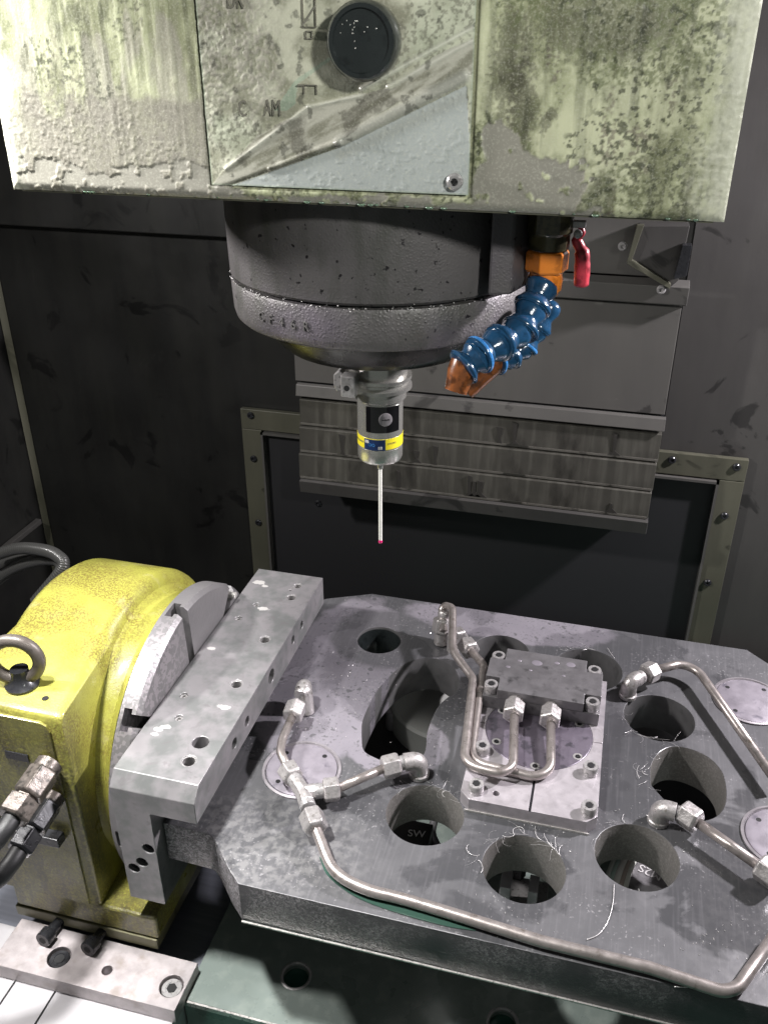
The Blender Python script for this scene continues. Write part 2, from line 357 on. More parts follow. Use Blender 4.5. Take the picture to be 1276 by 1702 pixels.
m_chalk = Mat('chalk_mark', rough=.9).color((.62,.60,.60)).m
m_fleck = metal('steel_swarf', (.7,.68,.68), (.85,.82,.82), (.25,.4), .5, 200, .05)
m_ink = Mat('worn_black_print', rough=.6).color((.13,.125,.10)).m
m_navy = Mat('navy_print', rough=.3).color((.012,.03,.10)).m
m_lilac = metal('dried_coolant_steel', (.27,.25,.285), (.35,.32,.36), (.3,.5), .4, 40, .1, (.14,.13,.16), (.60,.72))
def disc_mat():
    M = Mat('spotted_faceplate', rough=.42, metal=.35); nt = M.nt
    a = mixc(nt, M.noise(20, detail=6), (.15,.145,.15), (.24,.23,.235)); v = M.noise(190, detail=1, dist=.4)
    z = M.blob((-.42, .615, .085), (.2,.085,.09), .2, 20, .4)
    a = mixc(nt, M.math('MULTIPLY', ramp(nt, v, [(.50,0.),(.53,1.)]), M.math('MULTIPLY', z, .8)), a, (.31,.285,.30)); M.color(a); M.bump(v, .35, .001); return M.m
m_disc = disc_mat()
# ================================================================== ENCLOSURE
def st(o): return tag(o, kind='structure')
YB = 1.35
st(MB().box((-1.06,YB,-.62),(-.40,YB+.03,1.3)).build('back_wall', m_wall, smooth=None))
st(MB().box((-.3999,YB+.001,-.62),(.09,YB+.03,1.3)).build('back_wall', m_wall, smooth=None))
st(MB().box((.0901,YB,-.62),(1.25,YB+.03,1.3)).build('back_wall', m_wall_r, smooth=None))
st(MB().box((-1.09,-.6,-.62),(-1.06,YB+.03,1.3)).build('left_wall', m_wall, smooth=None))
st(MB().box((1.25,-.6,-.62),(1.28,YB+.03,1.3)).build('right_wall', m_wall_r, smooth=None))
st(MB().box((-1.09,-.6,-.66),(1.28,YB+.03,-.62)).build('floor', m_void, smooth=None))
# left side corner strip with flaking lime paint and lower rail
o = MB().prism([(-1.058,YB-.002),(-1.050,YB-.002),(-1.058,YB-.012)], 'z', -.62, 1.2).build('corner_strip', m_frame, smooth=None); tag(o, 'pale corner strip running down between the left wall and the back wall', 'corner strip')
o = MB().box((-1.057,.2,-.18),(-1.045,YB-.03,-.17)).build('wall_rail', m_wall_r, smooth=None, bevel=.001); tag(o, 'dark rail fixed to the left wall', 'rail')
o = MB().box((-1.055,YB-.03,.392),(-.5,YB-.002,.7)).build('sheet_guard', m_wall, smooth=None, bevel=.002); tag(o, 'dark upper sheet whose lower edge crosses the back wall left of the spindle', 'guard')
o = MB().box((-1.05,YB-.045,.43),(-1.0,YB-.031,.50)).build('wall_plate', m_frame, smooth=None, bevel=.001); tag(o, 'small pale plate on the back wall below the left corner of the spindle head', 'plate')
# opening frame
fr = thing('opening_frame', 'olive painted frame with screws around the dark opening in the back wall', 'frame', (-.2,YB,-.5))
FX0,FX1,FZ,FW = -.611,.221,.1,.037
MB().box((FX0+FW,YB-.004,-.6),(FX1-FW,YB-.0015,FZ-FW)).build('opening', m_void, fr, smooth=None)  # flat dark sheet on the wall, shade of the recess put into its colour
MB().box((FX0,YB-.012,-.6),(FX0+FW,YB-.002,FZ-FW-.0005)).build('side_bar', m_frame, fr, smooth=None, bevel=.001)
MB().box((FX1-FW,YB-.012,-.6),(FX1,YB-.002,FZ-FW-.0005)).build('side_bar', m_frame, fr, smooth=None, bevel=.001)
MB().box((FX0,YB-.012,FZ-FW),(FX1,YB-.002,FZ)).build('top_bar', m_frame, fr, smooth=None, bevel=.001)
MB().box((FX0+FW,YB-.018,-.6),(FX0+FW+.004,YB-.004,FZ-FW-.002)).box((FX1-FW-.004,YB-.018,-.6),(FX1-FW,YB-.004,FZ-FW-.002)).box((FX0+FW,YB-.018,FZ-FW-.006),(FX1-FW,YB-.004,FZ-FW-.002)).build('inner_lip', m_cover, fr, smooth=None)
def screw_mb(c, ax, r, h, slot=True):
    m = MB(); m.lathe(c, ax, [(r,0),(r,h*.6),(r*.75,h),(r*.45,h),(r*.4,h*.45)], 18); return m
sc0 = None
for (u,v) in ((417,690),(422,762),(430,868),(1116,764),(1223,776),(1203,857),(1175,968)):
    p = at(u,v,y=YB-.012)
    if sc0 is None: sc0 = screw_mb(p, (0,-1,0), .0062, .004).build('screw', m_black, fr); s0 = p
    else: dup(sc0, p-s0)
for (u,v) in ((529,836),):
    p = at(u,v,y=YB-.004); dup(sc0, p-s0)
# way cover (steps of steel slats) and upper cover
m_lip = metal('pale_lip', (.13,.125,.11), (.20,.19,.17), (.25,.4), .4, 30, .1, (.03,.03,.025), (.52,.62))  # lips in a paler steel than the slats
m_streak = Mat('oily_grime', rough=.5).color((.030,.028,.025)).m
wc = thing('way_cover', 'telescopic way cover of three worn steel slats hanging behind the touch probe', 'way cover', (-.2,1.27,0))
zr = [.1645,.1185,.0735]; xl, xr = -.4705,.0835
for i,z in enumerate(zr):
    y = 1.262-.005*i
    MB().prism([(y,z-.001),(y-.006,z-.003),(y-.0075,z-.0445),(y+.004,z-.0445),(y+.008,z-.001)], 'x', xl-.001*i, xr-.001*i).build('slat', m_slat, wc, smooth=None, bevel=.0008)
    MB().box((xl,y-.0085,z-.0446),(xr-.002*i,y-.0072,z-.0415))  .build('wiper_lip', m_lip, wc, smooth=None)
    for k in range(random.choice((3,4,5))):
        x = random.uniform(xl+.05,xr-.04); a1,a2,a3 = random.uniform(.0015,.006),random.uniform(.001,.004),random.uniform(.003,.012); zt_ = random.uniform(.004,.030)
        MB().prism([(x-a1,z-zt_),(x+a1*.8,z-zt_-.001),(x+a2,z-.034),(x+a3,z-.0412),(x-a3*.8,z-.0412),(x-a2,z-.036)], 'y', y-.0080-.0004*(zt_<.03), y-.0062).build('grime_streak', m_streak, wc, smooth=None)
MB().prism([(1.252,.0280),(1.236,.0270),(1.240,.0045),(1.254,.0045)], 'x', xl+.0, xr-.001).build('bottom_lip', m_wall_r, wc, smooth=None, bevel=.001)
MB().prism([(1.262,.188),(1.254,.187),(1.250,.169),(1.262,.169)], 'x', xl-.004, xr+.002).build('top_lip', m_cover, wc, smooth=None, bevel=.001)
MB().box((xl,1.268,.0045),(xr,1.34,.1875)).build('back_plate', m_void, wc, smooth=None)
uc = thing('upper_cover', 'large flat grey cover sheet with a folded ledge, behind the coolant hoses', 'cover', (-.2,1.28,.19))
MB().box((-.478,1.262,.19),(.083,1.345,.348)).build('sheet', m_cover, uc, smooth=None, bevel=.001)
MB().prism([(1.262,.3485),(1.248,.353),(1.243,.378),(1.262,.384)], 'x', -.478,.088).build('ledge', m_cover, uc, smooth=None, bevel=.001)
MB().box((-.478,1.266,.3845),(.074,1.345,1.0)).build('upper_sheet', m_cover, uc, smooth=None, bevel=.001)
b0 = at(1048,434,y=1.262); q = [at(u,v,y=1.255) for u,v in ((1062,372),(1046,432),(1112,474),(1126,462),(1145,372))]
MB().prism([(p.x,p.z) for p in q], 'y', 1.240, 1.2655).build('bracket_plate', m_wall_r, uc, smooth=None, bevel=.0008)
q = [at(u,v,y=1.24) for u,v in ((1058,372),(1041,436),(1112,478),(1114,470),(1050,430),(1070,372))]
MB().prism([(p.x,p.z) for p in q], 'y', 1.232, 1.2405).build('bracket_flange', m_frame, uc, smooth=None, bevel=.0005)
q = [at(u,v,y=1.235) for u,v in ((1133,405),(1149,405),(1140,456),(1118,462))]
MB().prism([(p.x,p.z) for p in q], 'y', 1.225, 1.2395).build('seal_block', m_black, uc, smooth=None, bevel=.0008)
for (u,v) in ((1034,409),(1098,481)):
    p = at(u,v,y=1.243); o = screw_mb(p, (0,-1,0), .006, .004).build('screw', m_bolt, uc)
q = [at(u,v,y=1.262) for u,v in ((1094,640),(1104,590),(1112,545),(1108,590),(1100,650))]
# ================================================================== SPINDLE HEAD
HX0,HX1,HY,HZ = -.427,.0545,.580,.5785
head = thing('spindle_head', 'pale green spindle head cover crusted with stains, hanging over the touch probe', 'spindle head', (-.197,.75,.43))
def relief(name, x0, x1, z0, z1, step, ybase, fn, parent, flip=1):
    nx = int((x1-x0)/step)+1; nz = int((z1-z0)/step)+1
    X,Zz = np.meshgrid(np.linspace(x0,x1,nx), np.linspace(z0,z1,nz))
    H,C,Rg = fn(X,Zz); Yv = ybase-H
    co = np.stack([X,Yv,Zz],-1).reshape(-1,3)
    i = np.arange(nz-1)[:,None]*nx+np.arange(nx-1)[None,:]; f = np.stack([i,i+1,i+nx+1,i+nx],-1).reshape(-1,4)
    me = bpy.data.meshes.new(name); me.vertices.add(len(co)); me.vertices.foreach_set('co', co.ravel())
    me.loops.add(len(f)*4); me.loops.foreach_set('vertex_index', f.ravel().astype(np.int32)); me.polygons.add(len(f)); me.polygons.foreach_set('loop_start', np.arange(len(f),dtype=np.int32)*4)
    me.update(calc_edges=True)
    a = me.color_attributes.new('col','FLOAT_COLOR','POINT'); a.data.foreach_set('color', np.concatenate([C.reshape(-1,3), np.ones((len(co),1))],1).ravel().astype(np.float32))
    a = me.attributes.new('rgh','FLOAT','POINT'); a.data.foreach_set('value', Rg.ravel().astype(np.float32))
    return link(me, name, m_face, parent, smooth=180)
def L3(c): return np.array(c)[None,None,:]
def mixn(a, b, m): return a*(1-m[...,None])+b*m[...,None]
PX0,PX1,PZ0 = -.2722,-.0979,.5872
def F(u,v): p = at(u,v,y=HY); return (p.x,p.z)
def face_fn(X,Z):
    n1 = fbm(X*55,Z*22,5,1); n2 = fbm(X*400,Z*200,4,5); n3 = fbm(X*420,Z*420,3,9); streak = fbm(X*230,Z*12,4,13); big = fbm(X*14,Z*14,4,21)
    left = X < PX0; right = X > PX1
    C = mixn(L3((.21,.215,.135)), L3((.43,.44,.30)), sstep(.32,.62,n1))
    C = mixn(C, L3((.52,.54,.37)), sstep(.52,.68,streak)*.45)
    C = mixn(C, L3((.20,.21,.14)), sstep(.55,.72,fbm(X*45,Z*30,5,33))*.55*np.where(right,1,.7))
    C = mixn(C, L3((.30,.27,.26)), sstep(.55,.62,fbm(X*38,Z*14,4,41))*.6*np.where(left,1,.35))
    dark = sstep(.60,.70,fbm(X*75,Z*45,5,51))*sstep(.45,.6,big); C = mixn(C, L3((.10,.10,.07)), dark*.6)
    fine = fbm(X*520,Z*520,3,301); blot = fbm(X*34,Z*26,6,305,.62); blot2 = fbm(X*60,Z*20,6,309,.62)
    C = mixn(C, L3((.62,.62,.46)), np.where(right, sstep(.44,.58,blot)*.7, sstep(.56,.68,blot2)*.4))
    C = mixn(C, L3((.095,.10,.060)), sstep(.52,.66,fine)*sstep(.50,.40,blot)*.75)
    C = mixn(C, L3((.15,.125,.105)), sstep(.60,.68,blot2)*sstep(.45,.55,fine)*.7*np.where(right,1,.6))
    C = mixn(C, L3((.14,.155,.08)), sstep(.53,.62,fbm(X*26,Z*30,5,313,.6))*sstep(.42,.60,fine)*np.where(right,.75,.35))
    for u,v,a_,b_ in ((845,110,18,48),(905,205,6,10),(918,190,7,6),(868,165,14,40),(935,330,20,10),(1010,40,60,30)):
        cx_,cz_ = F(u,v); q = ((X-cx_)/(a_*.00055))**2+((Z-cz_)/(b_*.00055))**2; C = mixn(C, L3((.06,.055,.04)), sstep(1.6,.5,q+(fine-.5)*3)*.6)
    spk = sstep(.60,.66,fbm(X*330,Z*330,3,317))*sstep(.47,.56,fbm(X*18,Z*18,4,319)); C = mixn(C, L3((.045,.05,.028)), spk*.8)
    C = mixn(C, C*.55, sstep(.50,.30,fbm(X*190,Z*9,4,323))*.8)
    C = mixn(C, L3((.19,.17,.155)), np.where(left, sstep(.645,.625,Z+(fbm(X*60,Z*60,4,327)-.5)*.06), 0)*.75)
    # crust relief: beads low on the left side, wrinkled crust on the right
    beadm = np.where(left, sstep(.675,.60,Z+(n1-.5)*.05), 0); beads = np.maximum(0, fbm(X*560,Z*560,2,71)-.46)*2.2
    wr = np.where(right, sstep(.44,.60,fbm(X*22,Z*22,3,61)+(X+.03)*1.5), 0); wrn = np.abs(fbm(X*150,Z*240,4,81)-.5)*2
    H = .0003*n2+.0005*sstep(.48,.75,streak)+beadm*beads*.0006*sstep(.38,.55,fbm(X*40,Z*40,3,73))*1.5+wr*(.3-np.minimum(wrn,.3))*.0022+.0003*n3
    C = mixn(C, L3((.26,.24,.22)), np.clip(beadm*(1-beads*1.2),0,1)*.6)
    C = mixn(C, L3((.16,.17,.10)), np.clip(wr*(wrn*1.6-.25),0,.75))
    # bare smooth patches where the crust has flaked off
    rag = (fbm(X*110,Z*110,4,91)-.5)*.014; xx = X+rag; zz = Z+(fbm(X*110,Z*110,4,97)-.5)*.014
    p1 = [F(*q) for q in ((800,225),(822,203),(850,215),(870,250),(900,265),(960,265),(980,290),(965,330),(945,345),(955,352),(830,345),(785,335),(790,300),(800,250))]
    p2 = [F(*q) for q in ((28,330),(42,265),(110,262),(150,290),(210,270),(290,262),(345,275),(372,306),(372,350),(20,345))]
    p3 = [F(*q) for q in ((330,316),(1000,350),(1000,380),(330,360))]
    bare = np.where(in_poly(xx,zz,p1)|in_poly(xx,zz,p2)|in_poly(xx,zz,p3), 1., 0.)
    k = bare.copy(); k[1:-1,1:-1] = (bare[1:-1,1:-1]*2+bare[:-2,1:-1]+bare[2:,1:-1]+bare[1:-1,:-2]+bare[1:-1,2:])/6
    gray = mixn(L3((.25,.235,.215)), L3((.31,.29,.27)), fbm(X*30,Z*30,4,101))
    spl = sstep(.62,.68,fbm(X*150,Z*150,3,111)+np.where(left,.03,-.02)); k2 = k*(1-spl)
    C = mixn(C, gray, k2); H = H*(1-k2)-.0006*k2
    # glare of the side lamps put into the colour on both vertical corners
    e = np.maximum(sstep(HX1-.028,HX1,X+(n2-.5)*.02), sstep(HX0+.018,HX0,X+(n2-.5)*.02)); C = mixn(C, L3((.66,.65,.58)), e*.85)
    d = np.minimum.reduce([X-HX0, HX1-X, Z-HZ]); H = H-np.maximum(0,.006-d)**2/.006*1.0
    pan = sstep(-.0018,0,X-PX0)*sstep(.0018,0,X-PX1)*sstep(-.0018,0,Z-PZ0); H = H*(1-pan)-.0025*pan
    grv = np.minimum(np.abs(X-PX0),np.abs(X-PX1)); gm = np.where((grv<.0014)&(Z>PZ0-.002),1.,0.); C = mixn(C, L3((.13,.13,.09)), gm*.5)
    return H*.5, C*np.array([.93,.95,.88]), .22+.4*n1+.1*(1-k)
relief('cover_face', HX0, HX1, HZ, .80, .00075, HY, face_fn, head)
def panel_fn(X,Z):
    n1 = fbm(X*70,Z*70,5,201); n2 = fbm(X*480,Z*480,3,205); big = fbm(X*20,Z*20,4,211)
    G = lambda a,b: F(330+a/2.715, b/2.715)
    C = mixn(L3((.27,.27,.20)), L3((.47,.47,.37)), sstep(.35,.62,n1))
    px = (X-PX0)/(PX1-PX0)
    crust = sstep(.42,.22,px+(n1-.5)*.3)*sstep(.62,.70,Z+(n1-.5)*.1+ .035)
    C = mixn(C, L3((.33,.31,.27)), crust*.75*sstep(.35,.65,n2)); C = mixn(C, L3((.50,.55,.42)), sstep(.5,.65,big)*.4)
    H = .0015*crust*n2+.0004*n1
    C = mixn(C, L3((.11,.105,.08)), sstep(.50,.64,fbm(X*500,Z*500,3,271))*sstep(.42,.55,big)*.6)
    C = mixn(C, L3((.13,.12,.095)), sstep(.016,.0,np.hypot(X-F(610,68)[0],(Z-F(610,68)[1])*1.0)-.016)*.55)
    up = [G(60,850),G(90,800),G(270,610),G(500,490),G(700,425),(G(880,395)),G(1080,240),G(1270,160),G(1270,330),G(1200,350),G(900,460),G(640,640),G(430,745),G(330,770),G(110,845)]
    rx = (fbm(X*90,Z*90,3,221)-.5)*.005; band = in_poly(X+rx,Z+rx,up).astype(float)
    cb = mixn(L3((.20,.195,.15)), L3((.42,.41,.35)), sstep(.35,.62,fbm((X+Z*.55)*40,(Z-X*.55)*190,5,231))); C = mixn(C, cb, band*.92); H = H*(1-band)+band*(.0003+.0004*n1)
    d = seg_d(X,Z,G(100,600+200),G(480,490)); 
    for a,b,wd,hh in ((G(130,760),G(500,480),.0012,.0012),(G(500,480),G(740,430),.0010,.0010),(G(740,400),G(1265,110),.0014,.0020),(G(860,390),G(1250,175),.0016,.0022)):
        d = seg_d(X,Z,a,b); H = H+hh*np.exp(-(d/wd)**2); C = mixn(C, L3((.66,.66,.58)), np.exp(-(d/wd)**2)*.5)
    d = seg_d(X,Z,G(640,640),G(1200,345)); H = H+.0030*np.exp(-(d/.0030)**4); C = mixn(C, L3((.33,.33,.29)), np.exp(-(d/.004)**4))
    d = seg_d(X,Z,G(330,765),G(640,640)); H = H+.0018*np.exp(-(d/.0022)**4)
    d = seg_d(X,Z,G(110,845),G(640,655)); C = mixn(C, L3((.06,.06,.045)), np.exp(-(d/.0012)**2)*.85); H = H-.001*np.exp(-(d/.0012)**2)
    tri = in_poly(X,Z,[G(130,845),G(640,665),G(1210,385),G(1235,900),G(110,900)]).astype(float)
    ct = mixn(L3((.34,.37,.37)), L3((.45,.48,.47)), fbm(X*25,Z*25,4,241)); C = mixn(C, ct, tri*.95)
    dr = np.maximum(0, fbm(X*420,Z*420,2,251)-.62)*3; H = H*(1-tri)+tri*(-.0004+.0006*dr)
    gr = sstep(.006,0,np.abs(seg_d(X,Z,G(640,700),G(1210,430))))*.35; C = mixn(C, L3((.30,.30,.26)), gr*tri)
    e = np.minimum.reduce([X-PX0,PX1-X,Z-PZ0]); C = mixn(C, L3((.30,.36,.27)), sstep(.0022,.0008,e)*.7); H = H-np.maximum(0,.001-e)*.9
    g = in_poly(X,Z,[G(345,500),G(440,360),G(620,240),G(620,255),G(450,380),G(440,470),G(400,500)]).astype(float); C = mixn(C, L3((.24,.38,.29)), g*.4)
    C = mixn(C, L3((.05,.05,.04)), (sstep(.68,.74,fbm(X*160,Z*160,4,261))*.6)*(1-tri))
    C = mixn(C, L3((.075,.07,.055)), band*sstep(.50,.66,fbm((X+Z*.55)*70,(Z-X*.55)*70,5,281))*.6)
    return H*.75, C, .2+.4*n1*(1-tri*.5)
relief('service_panel', PX0+.0009, PX1-.0009, PZ0+.0009, .80, .0006, HY-.0012, panel_fn, head)
MB().prism([(HX0+.0035,HY+.006),(HX1-.0035,HY+.006),(HX1-.0005,HY+.012),(HX1-.0005,1.05),(HX0+.0005,1.05),(HX0+.0005,HY+.012)], 'z', HZ+.0015, .83).build('cover_box', m_frame, head, smooth=None)
MB().box((HX0+.006,HY+.004,HZ-.0012),(HX1-.006,HY+.0065,HZ+.003)).build('lower_edge', m_frame, head, smooth=None)
kx,kz = F(610,68)
kn = MB().lathe((kx+.001,HY-.001,kz), (0,-1,0), [(.0205,0),(.0215,.004),(.0215,.014),(.0195,.0165),(.0172,.0165),(.0165,.0150),(.0001,.0148)], 40).build('knob', m_knob, head, smooth=40)
wm = MB()
for k in range(16):
    a_ = random.uniform(0,6.28); r = random.uniform(.002,.014); wm.lathe((kx+r*math.cos(a_),HY-.0158,kz+.004+r*.6*math.sin(a_)),(0,-1,0),[(.0005,0),(.0004,.0003),(.0001,.0004)],8)
tag(wm.build('water_drops', m_chrome, kn, smooth=180), kind='stuff')
sx,sz = F(757,301)
so = screw_mb((sx,HY-.002,sz), (0,-1,0), .0052, .003).build('screw', m_bolt, head)
MB().box((sx-.003,HY-.0048,sz-.0005),(sx+.003,HY-.0030,sz+.0005)).box((sx-.0005,HY-.0049,sz-.003),(sx+.0005,HY-.0031,sz+.003)).build('cross_slot', m_pitch, so, smooth=None)
def text(name, s, size, loc, rot, mat, parent, depth=.0003, xs=1, align='CENTER'):
    c = bpy.data.curves.new(name,'FONT'); c.body = s; c.size = size; c.extrude = depth; c.align_x = align; c.align_y = 'CENTER'
    t = bpy.data.objects.new('tmp', c); COL.objects.link(t); dg = bpy.context.evaluated_depsgraph_get(); me = bpy.data.meshes.new_from_object(t.evaluated_get(dg)); bpy.data.objects.remove(t)
    M = Matrix.LocRotScale(Vector(loc), rot, Vector((xs,1,1))); me.transform(M); return link(me, name, mat, parent, smooth=None)
from mathutils import Euler
RF = Euler((R_(90),0,0))
for s_,u,v in (('DR',393,1),('C',406,181),('AM',455,180)):
    x_,z_ = F(u,v); text('lettering', s_, .0135, (x_,HY-.0024,z_), RF, m_ink, head, .0004, .6)
def square(u0,v0,u1,v1,name='symbol', sides=4):
    a = Vector((*F(u0,v0),0)); b = Vector((*F(u1,v1),0)); t = .00028; m = MB(); y0,y1 = HY-.0027,HY-.0016
    x0,z1_ = a.x,a.y; x1,z0_ = b.x,b.y
    m.box((x0,y0,z1_-t),(x1,y1,z1_+t)); m.box((x0-t,y0,z0_),(x0+t,y1,z1_)); m.box((x1-t,y0,z0_),(x1+t,y1,z1_))
    if sides == 4: m.box((x0,y0,z0_-t),(x1,y1,z0_+t))
    return m
square(504,-8,527,45).build('symbol', m_ink, head, smooth=None); square(510,52,521,64).build('symbol', m_ink, head, smooth=None); square(507,141,528,156,sides=3).box((F(497,141)[0],HY-.0034,F(497,141)[1]-.0004),(F(507,141)[0],HY-.0022,F(497,141)[1]+.0004)).build('symbol', m_ink, head, smooth=None)
a = F(505,44); b = F(527,10); MB().tube([(a[0],HY-.003,a[1]),(b[0],HY-.003,b[1])], .0004, 6).build('symbol', m_ink, head)
# drips under the front edge
dm = MB()
for k in range(30):
    x = random.uniform(HX0+.01,HX1-.01); r = random.uniform(.0007,.0020)
    dm.lathe((x,HY+.0035,HZ+.001),(0,0,-1),[(r*1.6,0),(r*1.3,r*.5),(r*.7,r*.95),(.0001,r*1.1)],10)
tag(dm.build('coolant_drips', glossy('green_drip', (.10,.20,.14), (.18,.24,.16)), head, smooth=180), kind='stuff')
# spindle nose
SX,SY = -.197,.732
hb = MB().lathe((SX,SY,0),(0,0,1),[(.1210,.5035),(.1238,.506),(.1244,.53),(.1252,.60)],96,cap=True).build('housing', m_housing, head, org=(SX,SY,.44))
MB().lathe((SX,SY,0),(0,0,1),[(.117,.5005),(.117,.5045)],96).build('seam', m_pitch, head)
rg = MB().lathe((SX,SY,0),(0,0,1),[(.080,.4675),(.1145,.4676),(.1185,.4688),(.1212,.4715),(.1227,.4770),(.1236,.498),(.1224,.5012),(.117,.5015)],96).build('nose_ring', m_ring, head, org=(SX,SY,.44))
MB().lathe((SX,SY,0),(0,0,1),[(.026,.4240),(.034,.4244),(.036,.4360),(.066,.4378),(.082,.4412),(.091,.4490),(.100,.4600),(.104,.4685)],80).build('nose_cone', metal('cone_steel', (.02,.02,.018), (.045,.045,.04), (.2,.35), .5, 30, .1), head)
for i,ch in enumerate('CF46R'):
    an = R_(-122+i*5.2); r = .12335; p = Vector((SX+r*math.cos(an),SY+r*math.sin(an),.4855)); text('lettering', ch, .0105, p, Euler((R_(90),0,an+R_(90))), m_ring, rg, .0008, .85)
bm_ = MB()
for k in range(130):                            # swarf and beads caught on the seam
    an = random.uniform(R_(-175),R_(-5)); r = .1239; z = .5022+random.gauss(0,.0012); s_ = random.uniform(.0003,.0008)
    bm_.lathe((SX+r*math.cos(an),SY+r*math.sin(an),z),(random.uniform(-1,1),random.uniform(-1,1),.5),[(s_*.5,-s_*.5),(s_,0),(s_*.4,s_*.6)],6)
tag(bm_.build('swarf_beads', m_fleck, head, smooth=180), kind='stuff')
# side manifold lug on housing right
a = at(838,430,y=.70)
MB().prism([(-.092,.640),(-.076,.646),(-.064,.690),(-.064,.76),(-.095,.76)], 'z', .510, .60).build('manifold_lug', m_housing, head, smooth=None, bevel=.002)
for s_ in (-1,):
    MB().box((SX-.0265,SY-.033,.3975),(SX-.0135,SY-.020,.4165)).build('drive_key', m_bolt, head, smooth=None, bevel=.001)
    MB().lathe((SX-.0205,SY-.0345,.4065),(0,-1,0),[(.0026,0),(.0026,.0004)],14).build('key_hole', m_pitch, head)
    MB().prism([(SX-.0365,.4030),(SX-.034,.3975),(SX-.0275,.4000),(SX-.0275,.4150),(SX-.031,.4175),(SX-.0365,.4130)],'y',SY-.022,SY-.004).build('drive_key', m_bolt, head, smooth=None, bevel=.001)
# ================================================================== TOUCH PROBE
pr = thing('touch_probe', 'silver touch probe with yellow band, white stylus and ruby tip, clamped in the spindle', 'probe', (SX,SY,.236))
MB().lathe((SX,SY,0),(0,0,1),[(.0225,.3885),(.0235,.3895),(.0235,.3975),(.0285,.3985),(.0285,.4015),(.0250,.4035),(.0250,.4055),(.0282,.4075),(.0282,.4105),(.024,.4108),(.024,.4270)],64).build('flange', m_chrome, pr, smooth=30)
MB().lathe((SX,SY,0),(0,0,1),[(.0155,.3275),(.0195,.3290),(.0207,.3320),(.0207,.3430)],64).build('lower_collar', m_chrome, pr, smooth=30)
MB().lathe((SX,SY,0),(0,0,1),[(.0202,.3430),(.0207,.3436),(.0207,.3885),(.0190,.3888)],64).build('body', m_chrome, pr, smooth=30)
def wrap(name, z0, z1, a0, a1, r, mat, par, n=24):
    m = MB(); vs = []; 
    for k in range(n+1):
        an = R_(a0+(a1-a0)*k/n)
        for rr,z in ((r,z0),(r,z1),(r-.0012,z1),(r-.0012,z0)): vs.append((SX+rr*math.cos(an),SY+rr*math.sin(an),z))
    fs = [(4*k+j,4*k+4+j,4*k+4+(j+1)%4,4*k+(j+1)%4) for k in range(n) for j in range(4)]+[(0,1,2,3),(4*n+3,4*n+2,4*n+1,4*n)]
    return m.add(vs,fs).build(name, mat, par, smooth=30)
wn = wrap('window', .3612,   .3858, -112, -22, .0210, m_glassblk, pr)
wrap('band', .3445, .3550, -180, 178, .02095, m_yband, pr, 60)
lb = wrap('label', .3442, .3545, -117, -62, .0213, m_navy, pr)
an = R_(-62); d_ = Vector((math.cos(an),math.sin(an),0)); p = Vector((SX,SY,.3742))+d_*.0209
kk = MB().lathe(p, d_, [(.0062,0),(.0062,.0007),(.0057,.0010)], 28).build('battery_cap', m_steel, pr)
tgt = d_.cross(Vector((0,0,1)))
MB().tube([p+d_*.0011-tgt*.0035, p+d_*.0011+tgt*.0035], .0006, 6).build('slot', m_pitch, kk)
def on_r(ang, z, r): an = R_(ang); return Vector((SX+r*math.cos(an),SY+r*math.sin(an),z)), Euler((R_(90),0,an+R_(90)))
for s_,ang,z in (('88',-109,.3520),('88',-75,.3466),('OO',-96,.3492)):
    p,r_ = on_r(ang,z,.02135); text('lettering', s_, .0040, p, r_, m_white if s_ == '88' else m_blue_lt, lb, .0002)
for k in range(7): p,r_ = on_r(-165+k*7,.3502,.0210); text('lettering', 'IO', .0024, p, r_, m_ink, pr, .0001)
for k in range(3): p,r_ = on_r(-52+k*8,.3502,.0210); text('lettering', 'IO', .0024, p, r_, m_ink, pr, .0001)
MB().lathe((SX,SY,0),(0,0,1),[(.0019,.3160),(.0028,.3170),(.0028,.3275),(.0035,.3277),(.0035,.3290)],24).build('stylus_mount', m_chrome, pr)
MB().lathe((SX,SY,0),(0,0,1),[(.0017,.2395),(.0017,.3160)],20).build('stylus', m_white, pr)
MB().lathe((SX,SY,.2372),(0,0,1),[(.0001,-.0021),(.0011,-.0018),(.0018,-.0011),(.0021,0),(.0018,.0012),(.0014,.0024)],20).build('ruby_ball', m_ruby, pr, smooth=180)
# ================================================================== COOLANT HOSES
HYP = .665
def seg_hose(name, label, pts, r, y_off, orange_len, group=None):
    t = thing(name, label, 'coolant hose', pts[0])
    for i in range(len(pts)-1):
        a = Vector(pts[i]); b = Vector(pts[i+1]); L = (b-a).length; d = b-a
        MB().lathe(a, d, [(r*.55,-L*.12),(r*.86,-L*.02),(r*.98,L*.10),(r*1.0,L*.28),(r*.80,L*.52),(r*.78,L*.62),(r*1.02,L*.84),(r*1.10,L*1.0),(r*1.08,L*1.10),(r*.9,L*1.12)], 30).build('hose_segment', m_blue, t, smooth=40)
        MB().lathe(b-d*.02, d, [(r*1.13,-L*.06),(r*1.17,0),(r*1.13,L*.06)], 30, cap=False).build('rim', m_blue_lt if i >= len(pts)-4 and i%2 else m_blue, t, smooth=180)
    return t
hA = [at(u,v,y=yy) for u,v,yy in ((903,470,.668),(884,510,.655),(864,548,.640),(830,570,.622),(796,590,.608),(770,610,.600))]
h1 = seg_hose('coolant_hose', 'front blue segmented coolant hose with dirty orange nozzle, curving left under the red lever', hA, .0124, 0, .03)
e0 = hA[-1]; e1 = at(757,650,y=.595)
MB().lathe(e0, e1-e0, [(.0100,-.004),(.0105,.004),(.0092,.010),(.0080,.018),(.0088,(e1-e0).length),(.005,(e1-e0).length),(.004,(e1-e0).length-.004)], 20).build('nozzle', m_orange_d, h1, smooth=50)
